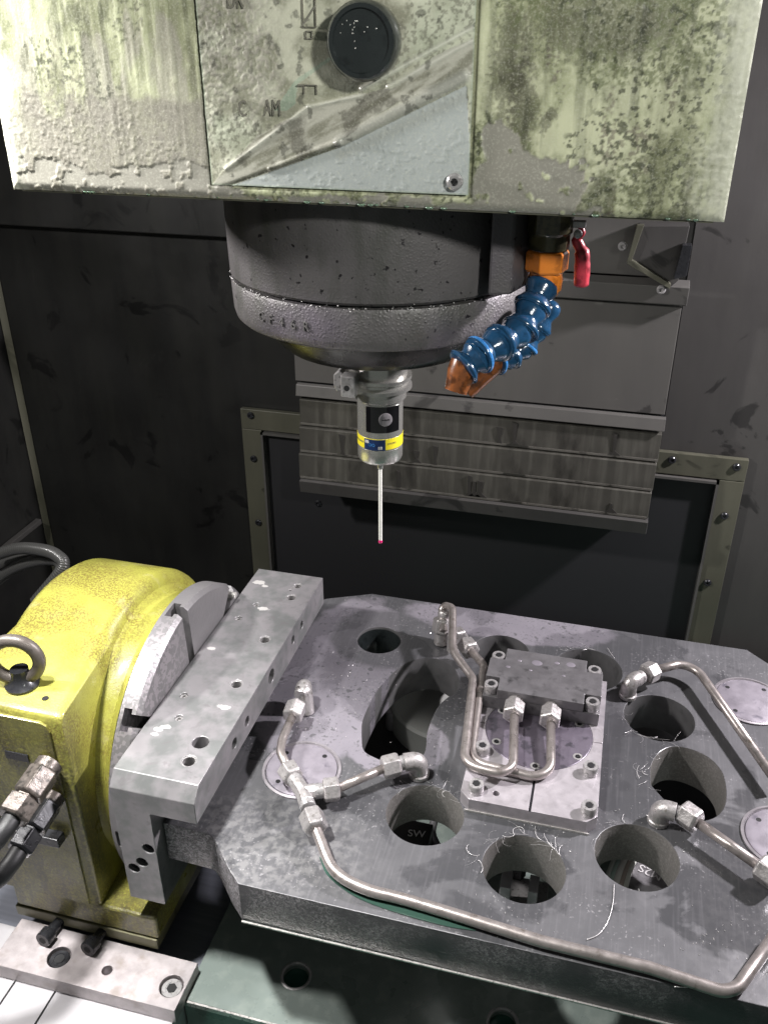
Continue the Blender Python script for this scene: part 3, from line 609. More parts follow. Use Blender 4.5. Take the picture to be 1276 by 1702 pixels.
hB = [at(u,v,y=yy) for u,v,yy in ((915,505,.70),(893,545,.692),(872,575,.684),(848,592,.674),(826,600,.664))]
h2 = seg_hose('coolant_hose', 'rear blue segmented coolant hose half hidden behind the front one', hB, .0098, 0, .03)
e0 = hB[-1]; e1 = at(776,652,y=.655)
MB().lathe(e0, e1-e0, [(.0080,-.004),(.0085,.004),(.0070,.016),(.0062,(e1-e0).length),(.004,(e1-e0).length),(.003,(e1-e0).length-.004)], 20).build('nozzle', m_orange_d, h2, smooth=50)
va = at(908,440,y=.67)
vt = thing('coolant_valve', 'grimy ball valve with orange hexagon nut and red lever under the spindle head', 'valve', va)
vd = Vector((0,0,1)); vx,vy = va.x,va.y
MB().lathe((vx,vy,va.z+.012),(0,0,1),[(.0150,0),(.0150,.010),(.0165,.012),(.0165,.03),(.014,.033),(.014,.07)],12).build('valve_body', m_brass, vt, smooth=30)
MB().lathe((vx,vy,va.z-.005),(0,0,1),[(.0145,0),(.0160,.002),(.0160,.014),(.0145,.016)],6,rot=.3).build('hexagon_nut', m_orange, vt, smooth=None, bevel=.0008)
MB().lathe((vx,vy,va.z-.022),(0,0,1),[(.0095,0),(.0125,.005),(.0130,.012),(.0115,.018)],24).build('ball_socket', m_orange, vt, smooth=60)
lv = [at(u,v,y=.672) for u,v in ((962,368),(966,385),(958,398),(966,418),(967,440),(966,462),(965,476))]
MB().tube(smoothline(lv,5), [.0022]*5+[.0030]*5+[.0040]*5+[.0055]*5+[.0058]*5+[.0056]*5+[.0042], 16).build('lever', m_red, vt, smooth=60)
a = at(940,372,y=.672); b = at(966,374,y=.672); MB().box((a.x,a.y-.003,a.z-.002),(b.x+.003,b.y+.003,b.z+.003)).build('lever_arm', m_bolt, vt, smooth=None, bevel=.0006)
MB().lathe(at(960,388,y=.668),(0,-1,0),[(.003,0),(.003,.003),(.0015,.004)],12).build('lever_nut', m_bolt, vt)
# ================================================================== MACHINE TABLE AND RISERS
st(MB().box((-1.03,.20,-.26),(-.3455,.531,-.2005)).build('machine_table', m_table, smooth=None))
st(MB().box((-1.03,.5312,-.26),(-.3455,.80,-.2005)).build('machine_table', m_brushed, smooth=None))
st(MB().box((-.3453,.10,-.30),(1.2,1.30,-.262)).build('machine_table', m_green_dk, smooth=None))
gr = MB()
for x in (-.525,-.478): gr.box((x-.0008,.2,-.2006),(x+.0008,.475,-.1997))
tag(gr.build('table_joint', m_pitch, smooth=None), 'thin dark joint lines across the bright table below the riser strip', 'joint line')
sp_ = thing('sub_plate', 'green coolant-wet steel sub plate with round counterbores below the fixture plate', 'plate', (0,.8,-.262))
sm = MB().box((-.3440,.4985,-.2605),(.60,1.15,-.195)).mesh()
ct = MB(); SH = [(-.2412,.5520),(-.0246,.5570),(.20,.5570)]
for x,y in SH: ct.cyl((x,y,-.235),(x,y,-.18),.0135,40)
link(cut(sm, ct), 'plate_body', m_sub, sp_, smooth=30, bevel=.001)
for x,y in SH:
    MB().lathe((x,y,-.1972),(0,0,1),[(.0134,0),(.0134,.0022),(.0150,.0030),(.0165,.0026),(.0168,.0010)],40,cap=False).build('hole_rim', m_bolt, sp_)
    MB().lathe((x,y,-.2330),(0,0,1),[(.0132,0),(.0132,.031)],32).build('coolant_fill', m_green_dk, sp_)
MB().box((-.34,.4965,-.2015),(.6,.4986,-.1955)).build('edge_burr', m_silver_slot, sp_, smooth=None)
rs = thing('riser_strip', 'pale pinkish steel strip with socket screws under the yellow rotary table foot', 'clamp strip', (-.45,.50,-.2))
sm = MB().prism([(-.5505,.4745),(-.3410,.4760),(-.3410,.530),(-.5505,.530)],'z',-.1998,-.180).mesh(); ct = MB()
RB = [(-.4850,.4990),(-.3560,.4995)]
for x,y in RB: ct.cyl((x,y,-.193),(x,y,-.17),.0122,40)
ct.cyl((-.4284,.4985,-.20),(-.4284,.4985,-.17),.0055,24)
link(cut(sm, ct), 'strip', metal('pink_steel', (.36,.325,.33), (.50,.455,.46), (.3,.5), .35, 35, .2, (.30,.26,.24), (.55,.72)), rs, smooth=30, bevel=.0008)
def shcs(c, ax, r, h, parent, name='socket_screw', mat=None):    # socket head cap screw with hexagon recess
    c = Vector(c); ax = Vector(ax).normalized()
    o = MB().lathe(c, ax, [(r*.98,0),(r,.0006),(r,h*.88),(r*.93,h),(r*.58,h),(r*.55,h-.0006)], 32).build(name, mat or m_bolt, parent, smooth=35)
    MB().lathe(c+ax*(h-.0015), ax, [(r*.50,0),(r*.50,.00165)], 6, rot=.4).build('hex_socket', m_pitch, o, smooth=None); return o
for i_,(x,y) in enumerate(RB): shcs((x,y,-.1928),(0,0,1),.0108,.0098,rs,mat=m_black if i_ == 0 else m_bolt)
for k,(a,b) in enumerate((((-.4560,.5085),(-.4530,.5345)),((-.5075,.5060),(-.5045,.5335)))):
    t = thing('loose_screw', ['black cap screw lying on the pale strip, right of the round screw head','black cap screw lying on the pale strip above the left round screw head'][k], 'screw', (*a,-.18), 'loose black cap screws')
    p = Vector((*a,-.1710)); q = Vector((*b,-.1735)); d = (q-p).normalized()
    MB().lathe(p, d, [(.0082,0),(.0088,.0008),(.0088,.0112),(.0084,.0118)],28).build('head', m_black, t)
    MB().lathe(p-d*.0002, d, [(.0044,0),(.0044,.0004)],6).build('hex_socket', m_pitch, t, smooth=None)
    pf = [(.0058 if i%2 else .0053, .0112+i*.0006) for i in range(int((q-p).length/.0006)-16)]
    MB().lathe(p, d, pf, 20).build('shank', m_black, t, smooth=180)
# ================================================================== ROTARY TABLE
CY,CZ = .7175,-.035
rt = thing('rotary_table', 'yellow rotary table with eye bolt on top and dark slotted faceplate', 'rotary table', (-.5,.72,-.18))
def arc(y0,z0,r,a0,a1,n): return [(y0+r*math.cos(R_(a0+(a1-a0)*k/n)), z0+r*math.sin(R_(a0+(a1-a0)*k/n))) for k in range(n+1)]
PYF = .532
prof = [(PYF,-.132)]+[(PYF,.117)]+[(PYF+.003,.1235),(PYF+.009,.1262)]+arc(CY,CZ,.176,112,-10,26)+[(.895,-.132)]
BX0,BX1 = -.578,-.466
n = len(prof); bd = MB()
def ring(prof, x, ins=0.):
    c = Vector((CY,CZ)); out = []
    for p in prof:
        d = Vector(p)-c; out.append((x, c.x+d.x*(1-ins/d.length), c.y+d.y*(1-ins/d.length)))
    return out
lv_ = [(BX0,.012),(BX0+.003,.005),(BX0+.011,0),(-.479,0),(-.4745,.0015),(-.4700,.0060),(-.4665,.0110)]
vs = []
for x,ins in lv_:
    for j,p in enumerate(prof):
        sh = .019*min(1,max(0,(.66-p[0])/.12)) if x > -.49 else 0
        k = 1-.7*min(1,max(0,(.60-p[0])/.06)) if x > -.49 else 1.
        vs.append(ring([p], x+sh, ins*k)[0])
fs = [(i*n+j, i*n+(j+1)%n, (i+1)*n+(j+1)%n, (i+1)*n+j) for i in range(len(lv_)-1) for j in range(n)]
fs = [f[::-1] for f in fs]+[tuple(range(n)), tuple(range((len(lv_)-1)*n, len(lv_)*n))[::-1]]
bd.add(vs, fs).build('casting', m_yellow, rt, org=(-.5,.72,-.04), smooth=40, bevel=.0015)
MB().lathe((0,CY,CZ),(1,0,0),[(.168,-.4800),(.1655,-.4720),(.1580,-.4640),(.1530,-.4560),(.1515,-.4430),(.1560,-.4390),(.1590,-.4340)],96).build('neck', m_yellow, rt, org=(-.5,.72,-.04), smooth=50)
MB().lathe((0,CY,CZ),(1,0,0),[(.150,-.4345),(.150,-.4310)],96).build('dark_gap', m_pitch, rt)  # black disc filling the gap behind the faceplate
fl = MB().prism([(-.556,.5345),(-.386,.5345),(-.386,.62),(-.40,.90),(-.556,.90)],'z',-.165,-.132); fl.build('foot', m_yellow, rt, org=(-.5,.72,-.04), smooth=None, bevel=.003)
MB().box((-.558,.533,-.1798),(-.388,.90,-.1653)).build('foot_plate', wall_mat('oily_foot', (.10,.095,.06), (.16,.15,.09), (.2,.19,.08)), rt, smooth=None, bevel=.001)
sm = MB().lathe((0,CY,CZ),(1,0,0),[(.162,-.4310),(.1675,-.4290),(.1675,-.4115),(.1630,-.4073)],128).mesh()
for k,wd,x0,x1 in [(k,*t_) for t_ in ((.0065,-.4175,-.40),(.0115,-.4250,-.4160)) for k in range(8)]:
    ct = MB()
    an = R_(45*k+90+2.7+(.9 if k == 7 else 0)); d = Vector((0,math.cos(an),math.sin(an))); n_ = Vector((0,-math.sin(an),math.cos(an)))
    c = Vector((0,CY,CZ)); P = []
    for x in (x0,x1):
        for r,s in ((.075+k*.0003,-1),(.21,-1),(.21,1),(.075+k*.0003,1)): q = c+d*r+n_*(wd*s); P.append((x,q.y,q.z))
    ct.add(P,[(3,2,1,0),(4,5,6,7),(0,1,5,4),(1,2,6,5),(2,3,7,6),(3,0,4,7)])
    r_ = cut(sm, ct)
    if len(r_.vertices): sm = r_
    else: print('cut failed', k)
fp = link(sm, 'faceplate', m_disc, rt, org=(0,0,0), smooth=25, bevel=.0007)
p = at(390,986,x=-.404); MB().lathe((-.412,p.y,p.z-.003),(1,0,0),[(.0042,-.002),(.0042,.009),(.0034,.0095)],18).build('dowel_pin', m_silver_slot, rt)
# panel with nameplate, bracket bar
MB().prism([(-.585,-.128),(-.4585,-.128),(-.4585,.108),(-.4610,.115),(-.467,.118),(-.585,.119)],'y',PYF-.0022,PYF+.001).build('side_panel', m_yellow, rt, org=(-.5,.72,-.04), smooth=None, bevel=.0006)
MB().box((-.513,PYF-.0036,.0655),(-.488,PYF-.0023,.0745)).build('nameplate', m_black, rt, smooth=None)
MB().box((-.60,PYF-.014,-.034),(-.4685,PYF-.0023,-.0225)).build('bracket_bar', m_black, rt, smooth=None, bevel=.0008)
# eye bolt
ec = at(27,1103,y=.565)
ey = Vector((ec.x,.565,.156))
MB().lathe((ey.x+.002,.565,.1262),(0,0,1),[(.0155,0),(.0160,.003),(.0125,.006),(.0085,.012),(.0085,.020)],32).build('eye_bolt_collar', m_black, rt)
m = MB(); R1,R2 = .0225,.0062; vs=[]
for i in range(48):
    a_ = 2*math.pi*i/48; c = Vector((math.cos(a_),.28*math.cos(a_),math.sin(a_))).normalized()
    for j in range(16):
        b_ = 2*math.pi*j/16; vs.append(ey+c*(R1+R2*math.cos(b_))+Vector((-.27,.96,0))*(R2*math.sin(b_)))
m.add(vs,[(i*16+j,((i+1)%48)*16+j,((i+1)%48)*16+(j+1)%16,i*16+(j+1)%16) for i in range(48) for j in range(16)])
m.build('eye_bolt_ring', metal('eye_steel', (.10,.085,.075), (.16,.14,.125), (.3,.45), .3, 60, .2), rt, smooth=180)
a = at(123,1095,z=.137); 
nrm = Vector((0,a.y-CY,a.z-CZ)).normalized(); p = Vector((a.x,CY,CZ))+nrm*.1755
MB().lathe(p,nrm,[(.0045,0),(.0045,.0012),(.0028,.0012),(.0026,.0004)],20).build('plug_screw', m_bolt, rt)
p2 = at(76,1161,z=.1265); MB().lathe((p2.x,p2.y,.1258),(0,0,1),[(.0032,0),(.0032,.0012)],18).build('tapped_hole', m_pitch, rt)
p3 = at(57,1450,z=-.132)
MB().lathe((p3.x,p3.y+.006,-.132),(0,0,1),[(.0135,0),(.0135,.0025)],32).build('washer', m_bolt, rt)
MB().lathe((p3.x,p3.y+.006,-.1295),(0,0,1),[(.0100,0),(.0104,.001),(.0104,.014),(.0095,.016)],6,rot=.3).build('hold_down_bolt', m_black, rt, smooth=None, bevel=.0006)
m_bronze = metal('oily_bronze_fitting', (.10,.085,.075), (.19,.165,.15), (.22,.4), .5, 90, .3, (.03,.028,.025), (.52,.64), coat=.2)
# hydraulic connectors and hoses on the side panel
for k,(u,v,L,lab) in enumerate(((84,1268,.06,'upper threaded hydraulic fitting on the side of the yellow rotary table'),(93,1322,.07,'lower dark hydraulic fitting on the side of the yellow rotary table'))):
    p = at(u,v,y=PYF-.002); t = thing('hose_fitting', lab, 'hose fitting', p)
    d = Vector((-.06,-1,-.22)).normalized(); r = .0128 if k == 0 else .0105
    pf = [(r*(1. if i%2 else .92), i*.0007) for i in range(14)]
    MB().lathe(p, d, pf, 28).build('thread', m_bronze, t, smooth=180)
    MB().lathe(p+d*.0095, d, [(r*1.05,0),(r*1.18,.001),(r*1.18,.026),(r*1.05,.028)],6,rot=.5).build('hexagon_body', m_bronze if k == 0 else m_black, t, smooth=None, bevel=.0010)
    MB().lathe(p+d*.038, d, [(r*.8,-.001),(r*.8,.002),(r*1.25,.003),(r*1.28,.020),(r*1.1,.022)],6,rot=.2).build('nut', m_bronze if k == 0 else m_black, t, smooth=None, bevel=.0006)
    q = p+d*.060; h_ = MB().tube(smoothline([q-d*.004, q+d*.015, q+d*.03+Vector((-.01,0,-.006)), q+Vector((-.06,-.05,-.03)), q+Vector((-.2,-.05,-.06))],8), .0085, 18).build('coolant_line', m_rubber, smooth=180)
    h_.name = 'hydraulic_hose'; tag(h_, ['black hydraulic hose leaving the upper fitting at the left picture edge','black hydraulic hose leaving the lower fitting beside the hexagon bolt'][k], 'hose')
m_cond = Mat('ribbed_conduit_plastic', rough=.35, coat=.3).color((.055,.055,.053)).m
# corrugated hoses at left
for k,(pts,lab) in enumerate((([(-14,925),(30,912),(70,914),(96,924),(104,945),(60,1000)],'upper black ribbed conduit looping in from the left edge above the yellow casting'),([(-14,972),(22,946),(60,932),(90,930),(102,938),(98,962),(70,1010)],'lower black ribbed conduit looping in from the left edge above the yellow casting'),([(-14,948),(20,930),(64,922),(98,930),(104,952),(64,1012)],'middle black ribbed conduit between the two outer loops at the left edge'))):
    L = smoothline([at(u,v,y=.93-.012*i+.02*k) for i,(u,v) in enumerate(pts)], 40)
    rr = [.0078+(.0009 if (i%3) else -.0006) for i in range(len(L))]
    tag(MB().tube(L, rr, 14).build('ribbed_conduit', m_cond, smooth=180), lab, 'conduit', 'ribbed conduits at the left edge')
# ================================================================== CLAMP BEAM
ZT,BXL,BXR,BY0,BY1 = .067,-.4065,-.3195,.5301,.907
cb = thing('clamp_beam', 'long grey steel beam with tapped holes bolted to the faceplate, carrying the fixture plate', 'beam', (-.363,.72,-.099))
pts = [(BXL,-.0985),(BXL,.067),(BXR,.067),(BXR,.030),(-.3680,.0285),(-.3675,-.0985)]
def beam_mesh():
    m = MB(); 
    # near end slightly chamfered, far corner chamfered
    f = [(BXL,BY0,-.0985),(BXL,BY0,.0535),(BXL,BY0+.0115,.067),(BXL,BY1,.067),(BXL,BY1,-.0985)]
    m.prism([(p[1],p[2]) for p in f],'x',BXL,BXR); return m
sm = beam_mesh().mesh()
ct = MB(); ct.box((-.3680,.40,-.2),(-.30,1.0,.0285+0)) ; sm = cut(sm, ct)
ct = MB().prism([(-.3195-.013,1.0),(-.30,.885-.012),(-.30,1.0)],'z',-.2,.2); sm = cut(sm, ct)
BT = [(-.3444,.8815,.0050,1),(-.3432,.8551,.0060,1),(-.3784,.8293,.0038,0),(-.3883,.7976,.0042,0),(-.3429,.7667,.0062,1),(-.3428,.6851,.0062,1),(-.3886,.6540,.0042,0),(-.3781,.6210,.0042,0),(-.3418,.5941,.0082,2),(-.3417,.5682,.0068,1),(-.3500,.8700,.0016,0)]
ct = MB()
for x,y,r,_ in BT: ct.cyl((x,y,.045),(x,y,.08),r,28)
BR = [(.8246,.0505,.0055),(.7941,.0505,.0055),(.7248,.0510,.0085),(.6546,.0465,.0056),(.6214,.0460,.0060)]
for y,z,r in BR: ct.cyl((-.337,y,z),(-.30,y,z),r,28)
LG = [(-.3763,-.0206,.0062),(-.3859,-.0425,.0062),(-.3962,-.0537,.0062)]
for x,z,r in LG: ct.cyl((x,.52,z),(x,.545,z),r,28)
sm = cut(sm, ct)
def beam_mat():
    M = Mat('stained_beam_steel', metal=.35, coat=.1); nt = M.nt
    a = mixc(nt, M.noise(22, detail=7, dist=.4), (.20,.195,.20), (.30,.283,.293)); a = mixc(nt, M.math('MULTIPLY', M.mask(45, .42, .62, detail=8, off=5), .75), a, (.145,.155,.15))
    a = mixc(nt, M.math('MULTIPLY', M.mask(60, .60, .68, detail=6, dist=1, off=9), .6), a, (.17,.16,.165))
    for u,v,r in ((430,968,.006),(440,974,.0035),(437,1012,.0055),(395,980,.003),(352,1078,.004),(264,1212,.004),(275,1208,.004),(258,1220,.003),(372,1175,.005)):
        p = at(u,v,z=ZT); a = mixc(nt, M.math('MULTIPLY', M.blob(tuple(p), (r*1.3,r*.7,1), .9, 220, .1), .8), a, (.68,.66,.64))
    M.color(a); M.roughness(ramp(nt, M.noise(30, off=7, detail=5), [(.35,.28),(.65,.5)])); M.bump(M.noise(700), .12, .0005); M.bump(M.noise(70, detail=6), .2, .0008); return M.m
link(sm, 'beam_body', beam_mat(), cb, org=(0,0,0), smooth=25, bevel=.0007)
def thread(c, ax, r, depth, par):
    pf = []; k = int(depth/.0007)
    for i in range(k): pf.append((r*(1.0 if i%2 else .86), -depth+i*depth/k))
    pf += [(r*1.0,-.0008),(r*1.16,.0000),(r*1.22,-.0002)]
    o = MB().lathe(c, ax, pf, 24, cap=False).build('tapped_hole', m_bolt, par, smooth=180)
    MB().lathe(c, ax, [(r,-depth-.0003),(r,-depth+.0002)], 20).build('hole_bottom', m_pitch, o, smooth=None)
for x,y,r,k in BT:
    if k == 1: thread((x,y,ZT+.0001),(0,0,1),r*.99,.014,cb)
    elif k == 0 and r > .002:
        o = MB().lathe((x,y,.0602),(0,0,1),[(r*.97,0),(r*.97,.0045),(r*.6,.0045),(r*.5,.002)],20).build('grub_screw', m_bolt, cb)
    else: MB().lathe((x,y,.0455),(0,0,1),[(r*.97,0),(r*.97,.004)],20).build('hole_bottom', m_pitch, cb)
for y,z,r in BR: MB().lathe((-.3360,y,z),(1,0,0),[(r*.95,-.0008),(r*.95,.004),(r*.5,.004),(r*.45,.001)],20).build('recessed_screw', m_black, cb)
for x,z,r in LG: MB().lathe((x,.5345,z),(0,-1,0),[(r*.95,-.004),(r*.95,0),(r*.5,0),(r*.45,-.003)],20).build('recessed_screw', m_black, cb)
pass
for k in range(0): pass
# ================================================================== FIXTURE PLATE
TH = .0495
def circ(x,y,r,n=64): return [(x+r*math.cos(2*math.pi*k/n), y+r*math.sin(2*math.pi*k/n)) for k in range(n)]
oval = [at(u,v,z=0) for u,v in ((601,1222),(604,1246),(621,1258),(650,1268),(682,1268),(702,1256),(708,1240),(709,1222),(716,1198),(728,1174),(745,1158),(756,1153),(763,1136),(757,1115),(745,1103),(725,1095),(701,1094),(673,1103),(652,1119),(628,1146),(611,1177),(602,1201))]
h6p = [(.0913,.7197),(.0915,.7458),(.0985,.7669),(.1109,.7808),(.1285,.7841),(.149,.7763),(.1616,.7593),(.165,.738),(.1634,.714),(.1562,.6963),(.1429,.6846),(.128,.683),(.114,.6915),(.1000,.7080)]
HOLES = [circ(-.2404,.8862,.0275), circ(-.123,.6225,.0382), circ(-.0212,.583,.0380), circ(.0788,.6231,.0385), circ(.1000,.8264,.0384), circ(.0179,.8935,.040), circ(-.0884,.9009,.0345),
         [(p.x,p.y) for p in smoothline([(p.x,p.y,0) for p in oval]+[(oval[0].x,oval[0].y,0)],4)[:-1]], [(p.x,p.y) for p in smoothline([(*p,0) for p in h6p]+[(*h6p[0],0)],4)[:-1]]]
outer = [(-.3660,.5470),(-.3205,.5455),(-.3150,.5440),(-.3080,.5390),(-.2980,.5290),(-.2830,.5130),(-.2680,.5000),(.2900,.4985),(.2900,.9000),(.2060,.9830),(-.2770,.9850),(-.3330,.9580),(-.3660,.9300)]
def plate_mesh(outline, holes, z0, z1, bev):
    c = bpy.data.curves.new('p','CURVE'); c.dimensions = '2D'; c.fill_mode = 'BOTH'
    for L in [outline]+holes:
        s = c.splines.new('POLY'); s.points.add(len(L)-1); s.use_cyclic_u = True
        for i,p in enumerate(L): s.points[i].co = (p[0],p[1],0,1)
    c.extrude = (z1-z0)/2-bev; c.bevel_depth = bev; c.bevel_resolution = 1; c.offset = -bev
    t = bpy.data.objects.new('tmp', c); COL.objects.link(t); t.location = (0,0,(z0+z1)/2)
    dg = bpy.context.evaluated_depsgraph_get(); me = bpy.data.meshes.new_from_object(t.evaluated_get(dg)); me.transform(Matrix.Translation((0,0,(z0+z1)/2))); bpy.data.objects.remove(t); return me
fx = thing('fixture_plate', 'large thick dark grey steel fixture plate with big bored holes on the clamp beam', 'fixture plate', (0,.74,-TH))
pm = plate_mesh(outer, HOLES, -TH, 0, .0007)
m_bore_s = metal('smooth_bore', (.11,.11,.11), (.17,.165,.17), (.3,.5), .3, 30, .15, (.06,.06,.06))
po = link(pm, 'plate_body', m_plate, fx, org=(0,0,0), smooth=30)
pm.materials.append(m_bore); pm.materials.append(m_flame)
for f in pm.polygons:
    if abs(f.normal.z) < .5:
        c = f.center; out_ = (c.y < .548 and (c.x < -.262 or (c.y < .503)))
        side = not out_ and min((c.x-h_[i][0])**2+(c.y-h_[i][1])**2 for h_ in HOLES for i in range(0,len(h_),4)) < .00012
        f.material_index = 2 if (c.y < .548 and c.x < -.262) else (1 if side else 0)
def front_mat():
    M = Mat('plate_front_edge', metal=.3, rough=.45, coat=.15); nt = M.nt
    a = mixc(nt, M.noise(30, detail=6), (.055,.053,.057), (.085,.08,.085)); v = M.noise(330, detail=5, rough=.7, dist=1)
    m = M.math('MULTIPLY', ramp(nt, v, [(.46,0.),(.62,1.)]), M.mask(16, .46, .60, detail=5, off=2))
    a = mixc(nt, M.math('MULTIPLY', m, .8), a, (.38,.36,.37)); M.color(a); M.bump(M.math('MULTIPLY', v, M.mask(16, .35, .55, detail=5, off=2)), .8, .002); return M.m
pm.materials.append(front_mat()); pm.materials.append(m_bore_s)
for f in pm.polygons:
    if f.material_index == 1:
        c = f.center; hi = min(range(len(HOLES)), key=lambda q: min((c.x-p[0])**2+(c.y-p[1])**2 for p in HOLES[q][::2]))
        if hi in (0,4,5,6,7): f.material_index = 4
for f in pm.polygons:
    if f.normal.y < -.8 and f.center.y < .503: f.material_index = 3
MB().box((-.268,.4975,-TH-.0004),(.29,.4992,-TH+.0012)).build('lower_burr', m_silver_slot, fx, smooth=None)
# round cover caps set in the plate
cc = thing('cap_cover', 'round flat cover cap behind the brass tee at the left of the fixture plate', 'cap', (-.2596,.6481,0), 'round cover caps set in the fixture plate')
R = .041
MB().lathe((-.2596,.6481,0),(0,0,1),[(R,-.001),(R,.0018),(R-.0025,.0024),(R-.0032,.0010),(R-.0035,.0004)],72,cap=False).build('rim_ring', m_steel, cc, smooth=40)
MB().lathe((-.2596,.6481,0),(0,0,1),[(R-.004,.0002),(R-.0045,.0016),(R-.006,.0020)],72).build('lid', m_lilac, cc, smooth=30)
for k in range(4):
    an = R_(45+90*k+8); p = Vector((-.2596+.029*math.cos(an),.6481+.029*math.sin(an),.0012))
    o = MB().lathe(p,(0,0,1),[(.0026,0),(.0026,.0009)],14).build('screw_hole', m_pitch, cc, smooth=None)
dup(cc, (.2003+.2596,.8813-.6481,0), label='round flat cover cap under the upper right tube near the plate edge')
dup(cc, (.2157+.2596,.6793-.6481,0), label='round flat cover cap at the right edge beside the lower right tube')
# swarf curls round the bores
def curls(name, rims, label):
    m = MB()
    for (hx,hy,r,a0,a1,n_,sp) in rims:
        for _ in range(n_):
            th_ = R_(random.uniform(a0,a1)); q = r+abs(random.gauss(0,sp))+.0002; p = Vector((hx+q*math.cos(th_),hy+q*math.sin(th_),.0006)); a_ = th_+R_(90)+random.gauss(0,.6); pts = []
            L = random.randint(6,16); cv = random.gauss(0,.16)
            for k in range(L):
                pts.append(p.copy()); a_ += cv+random.gauss(0,.09); p = p+Vector((math.cos(a_)*.0015,math.sin(a_)*.0015,random.uniform(-.0001,.0003)))
            m.tube(smoothline(pts,3), random.choice((.00005,.00007,.0001,.00022)), 4)
    o = m.build(name, m_fleck, smooth=180); tag(o, label, 'swarf', kind='stuff')
curls('swarf_curls', ((-.0212,.583,.038,30,150,24,.0010),(-.0212,.583,.040,150,190,3,.004),(-.123,.6225,.0382,20,140,14,.0008),(.0788,.6231,.0385,60,170,7,.0010),(.1000,.8264,.0384,170,300,12,.003),(.0179,.8935,.040,40,130,9,.0012),(.128,.735,.040,140,215,9,.004),(-.135,.78,.046,-30,60,12,.001)), 'fine curly steel swarf caught round the bored holes')
cm_ = MB()
for k in range(420):
    u,v = random.choice(((700,1300),(1095,1372),(1045,1160),(870,1390),(520,1190),(740,1050),(960,1390),(560,1120),(850,1520),(1180,1560))); p = at(u+random.gauss(0,45),v+random.gauss(0,26),z=.0003)
    if any((p.x-h[0][0]+(h[0][0]-sum(q[0] for q in h)/len(h)))**2+(p.y-sum(q[1] for q in h)/len(h))**2 < .0017 for h in HOLES) or not (.505 < p.y < .96) or p.x < -.30: continue
    s_ = random.uniform(.00025,.0008); a_ = random.uniform(0,6.28); c_,n_ = math.cos(a_),math.sin(a_)
    cm_.add([(p.x+c_*s_*1.6,p.y+n_*s_*1.6,.0004),(p.x-n_*s_*.5,p.y+c_*s_*.5,.0003),(p.x-c_*s_*1.6,p.y-n_*s_*1.6,.0009),(p.x+n_*s_*.5,p.y-c_*s_*.5,.0001)],[(0,1,2),(0,2,3),(0,3,1),(1,3,2)])
tag(cm_.build('metal_chips', m_fleck, smooth=None), 'tiny bright metal chips scattered over the fixture plate', 'chips', kind='stuff')
o = MB().tube(smoothline([at(u,v,z=.001) for u,v in ((1020,1470),(1018,1500),(1010,1530),(995,1552),(975,1562))],10), .00035, 5).build('swarf_thread', m_fleck, smooth=180); tag(o,'thin curved bright thread running down from the bore with the white cable','swarf thread')
o = MB().tube(smoothline([at(u,v,z=.0012) for u,v in ((980,1585),(1040,1602),(1100,1622),(1138,1637),(1143,1641),(1120,1640))],8), .0004, 5).build('wire_strand', m_fleck, smooth=180); tag(o,'thin wire strand lying under the long tube near the front edge','wire strand')
film = MB(); L1 = [at(u,v,z=.0008) for u,v in ((540,1422),(556,1447),(598,1478),(660,1503),(740,1526),(790,1543))]; L2 = [at(u,v,z=.0008) for u,v in ((531,1425),(545,1456),(588,1489),(650,1514),(735,1538),(790,1547))]
A_ = smoothline(L1,8); B_ = smoothline(L2,8); k = len(A_)
film.add([*A_,*B_]+[p-Vector((0,0,.0006)) for p in (*A_,*B_)], [(i,k+i,k+i+1,i+1) for i in range(k-1)]).build('coolant_film', Mat('green_coolant', rough=.15, coat=.5).color((.035,.075,.058)).m, smooth=180); o = bpy.data.objects['coolant_film']; tag(o,'green coolant pooled along the front of the long tube','coolant',kind='stuff')
# ================================================================== HYDRAULIC TUBES
def nut(c, ax, par, r=.0098, L=.017, name='hexagon_nut', mat=None, rot=.3):
    c = Vector(c); ax = Vector(ax).normalized()
    r *= 1.14; L *= 1.08
    o = MB().lathe(c-ax*L/2, ax, [(r*.80,-.0002),(r*.93,0),(r*1.06,.0016),(r*1.06,L-.003),(r*.95,L-.0008),(r*.72,L)], 6, rot=rot).build(name, mat or m_zinc, par, smooth=None, bevel=.0007); return o
def thr(c, ax, par, L=.008, r=.0078):
    c = Vector(c); ax = Vector(ax).normalized(); k = int(L/.0008)
    MB().lathe(c-ax*L/2, ax, [(r*(1 if i%2 else .88), i*L/k) for i in range(k+1)], 22).build('thread', m_bolt, par, smooth=180)
def sleeve(c, ax, par, L=.01, r=.0072, name='fitting_body', mat=None):
    c = Vector(c); ax = Vector(ax).normalized()
    MB().lathe(c-ax*L/2, ax, [(r*.9,0),(r,.001),(r,L-.001),(r*.9,L)], 24).build(name, mat or m_zinc, par, smooth=40)
def elbow(base, top, out, par, r=.0088, mat=None):
    pts = fillet([base, top, out], .008, 6); MB().tube(pts, r, 16).build('elbow', mat or m_zinc, par, smooth=60)
ZP = .019
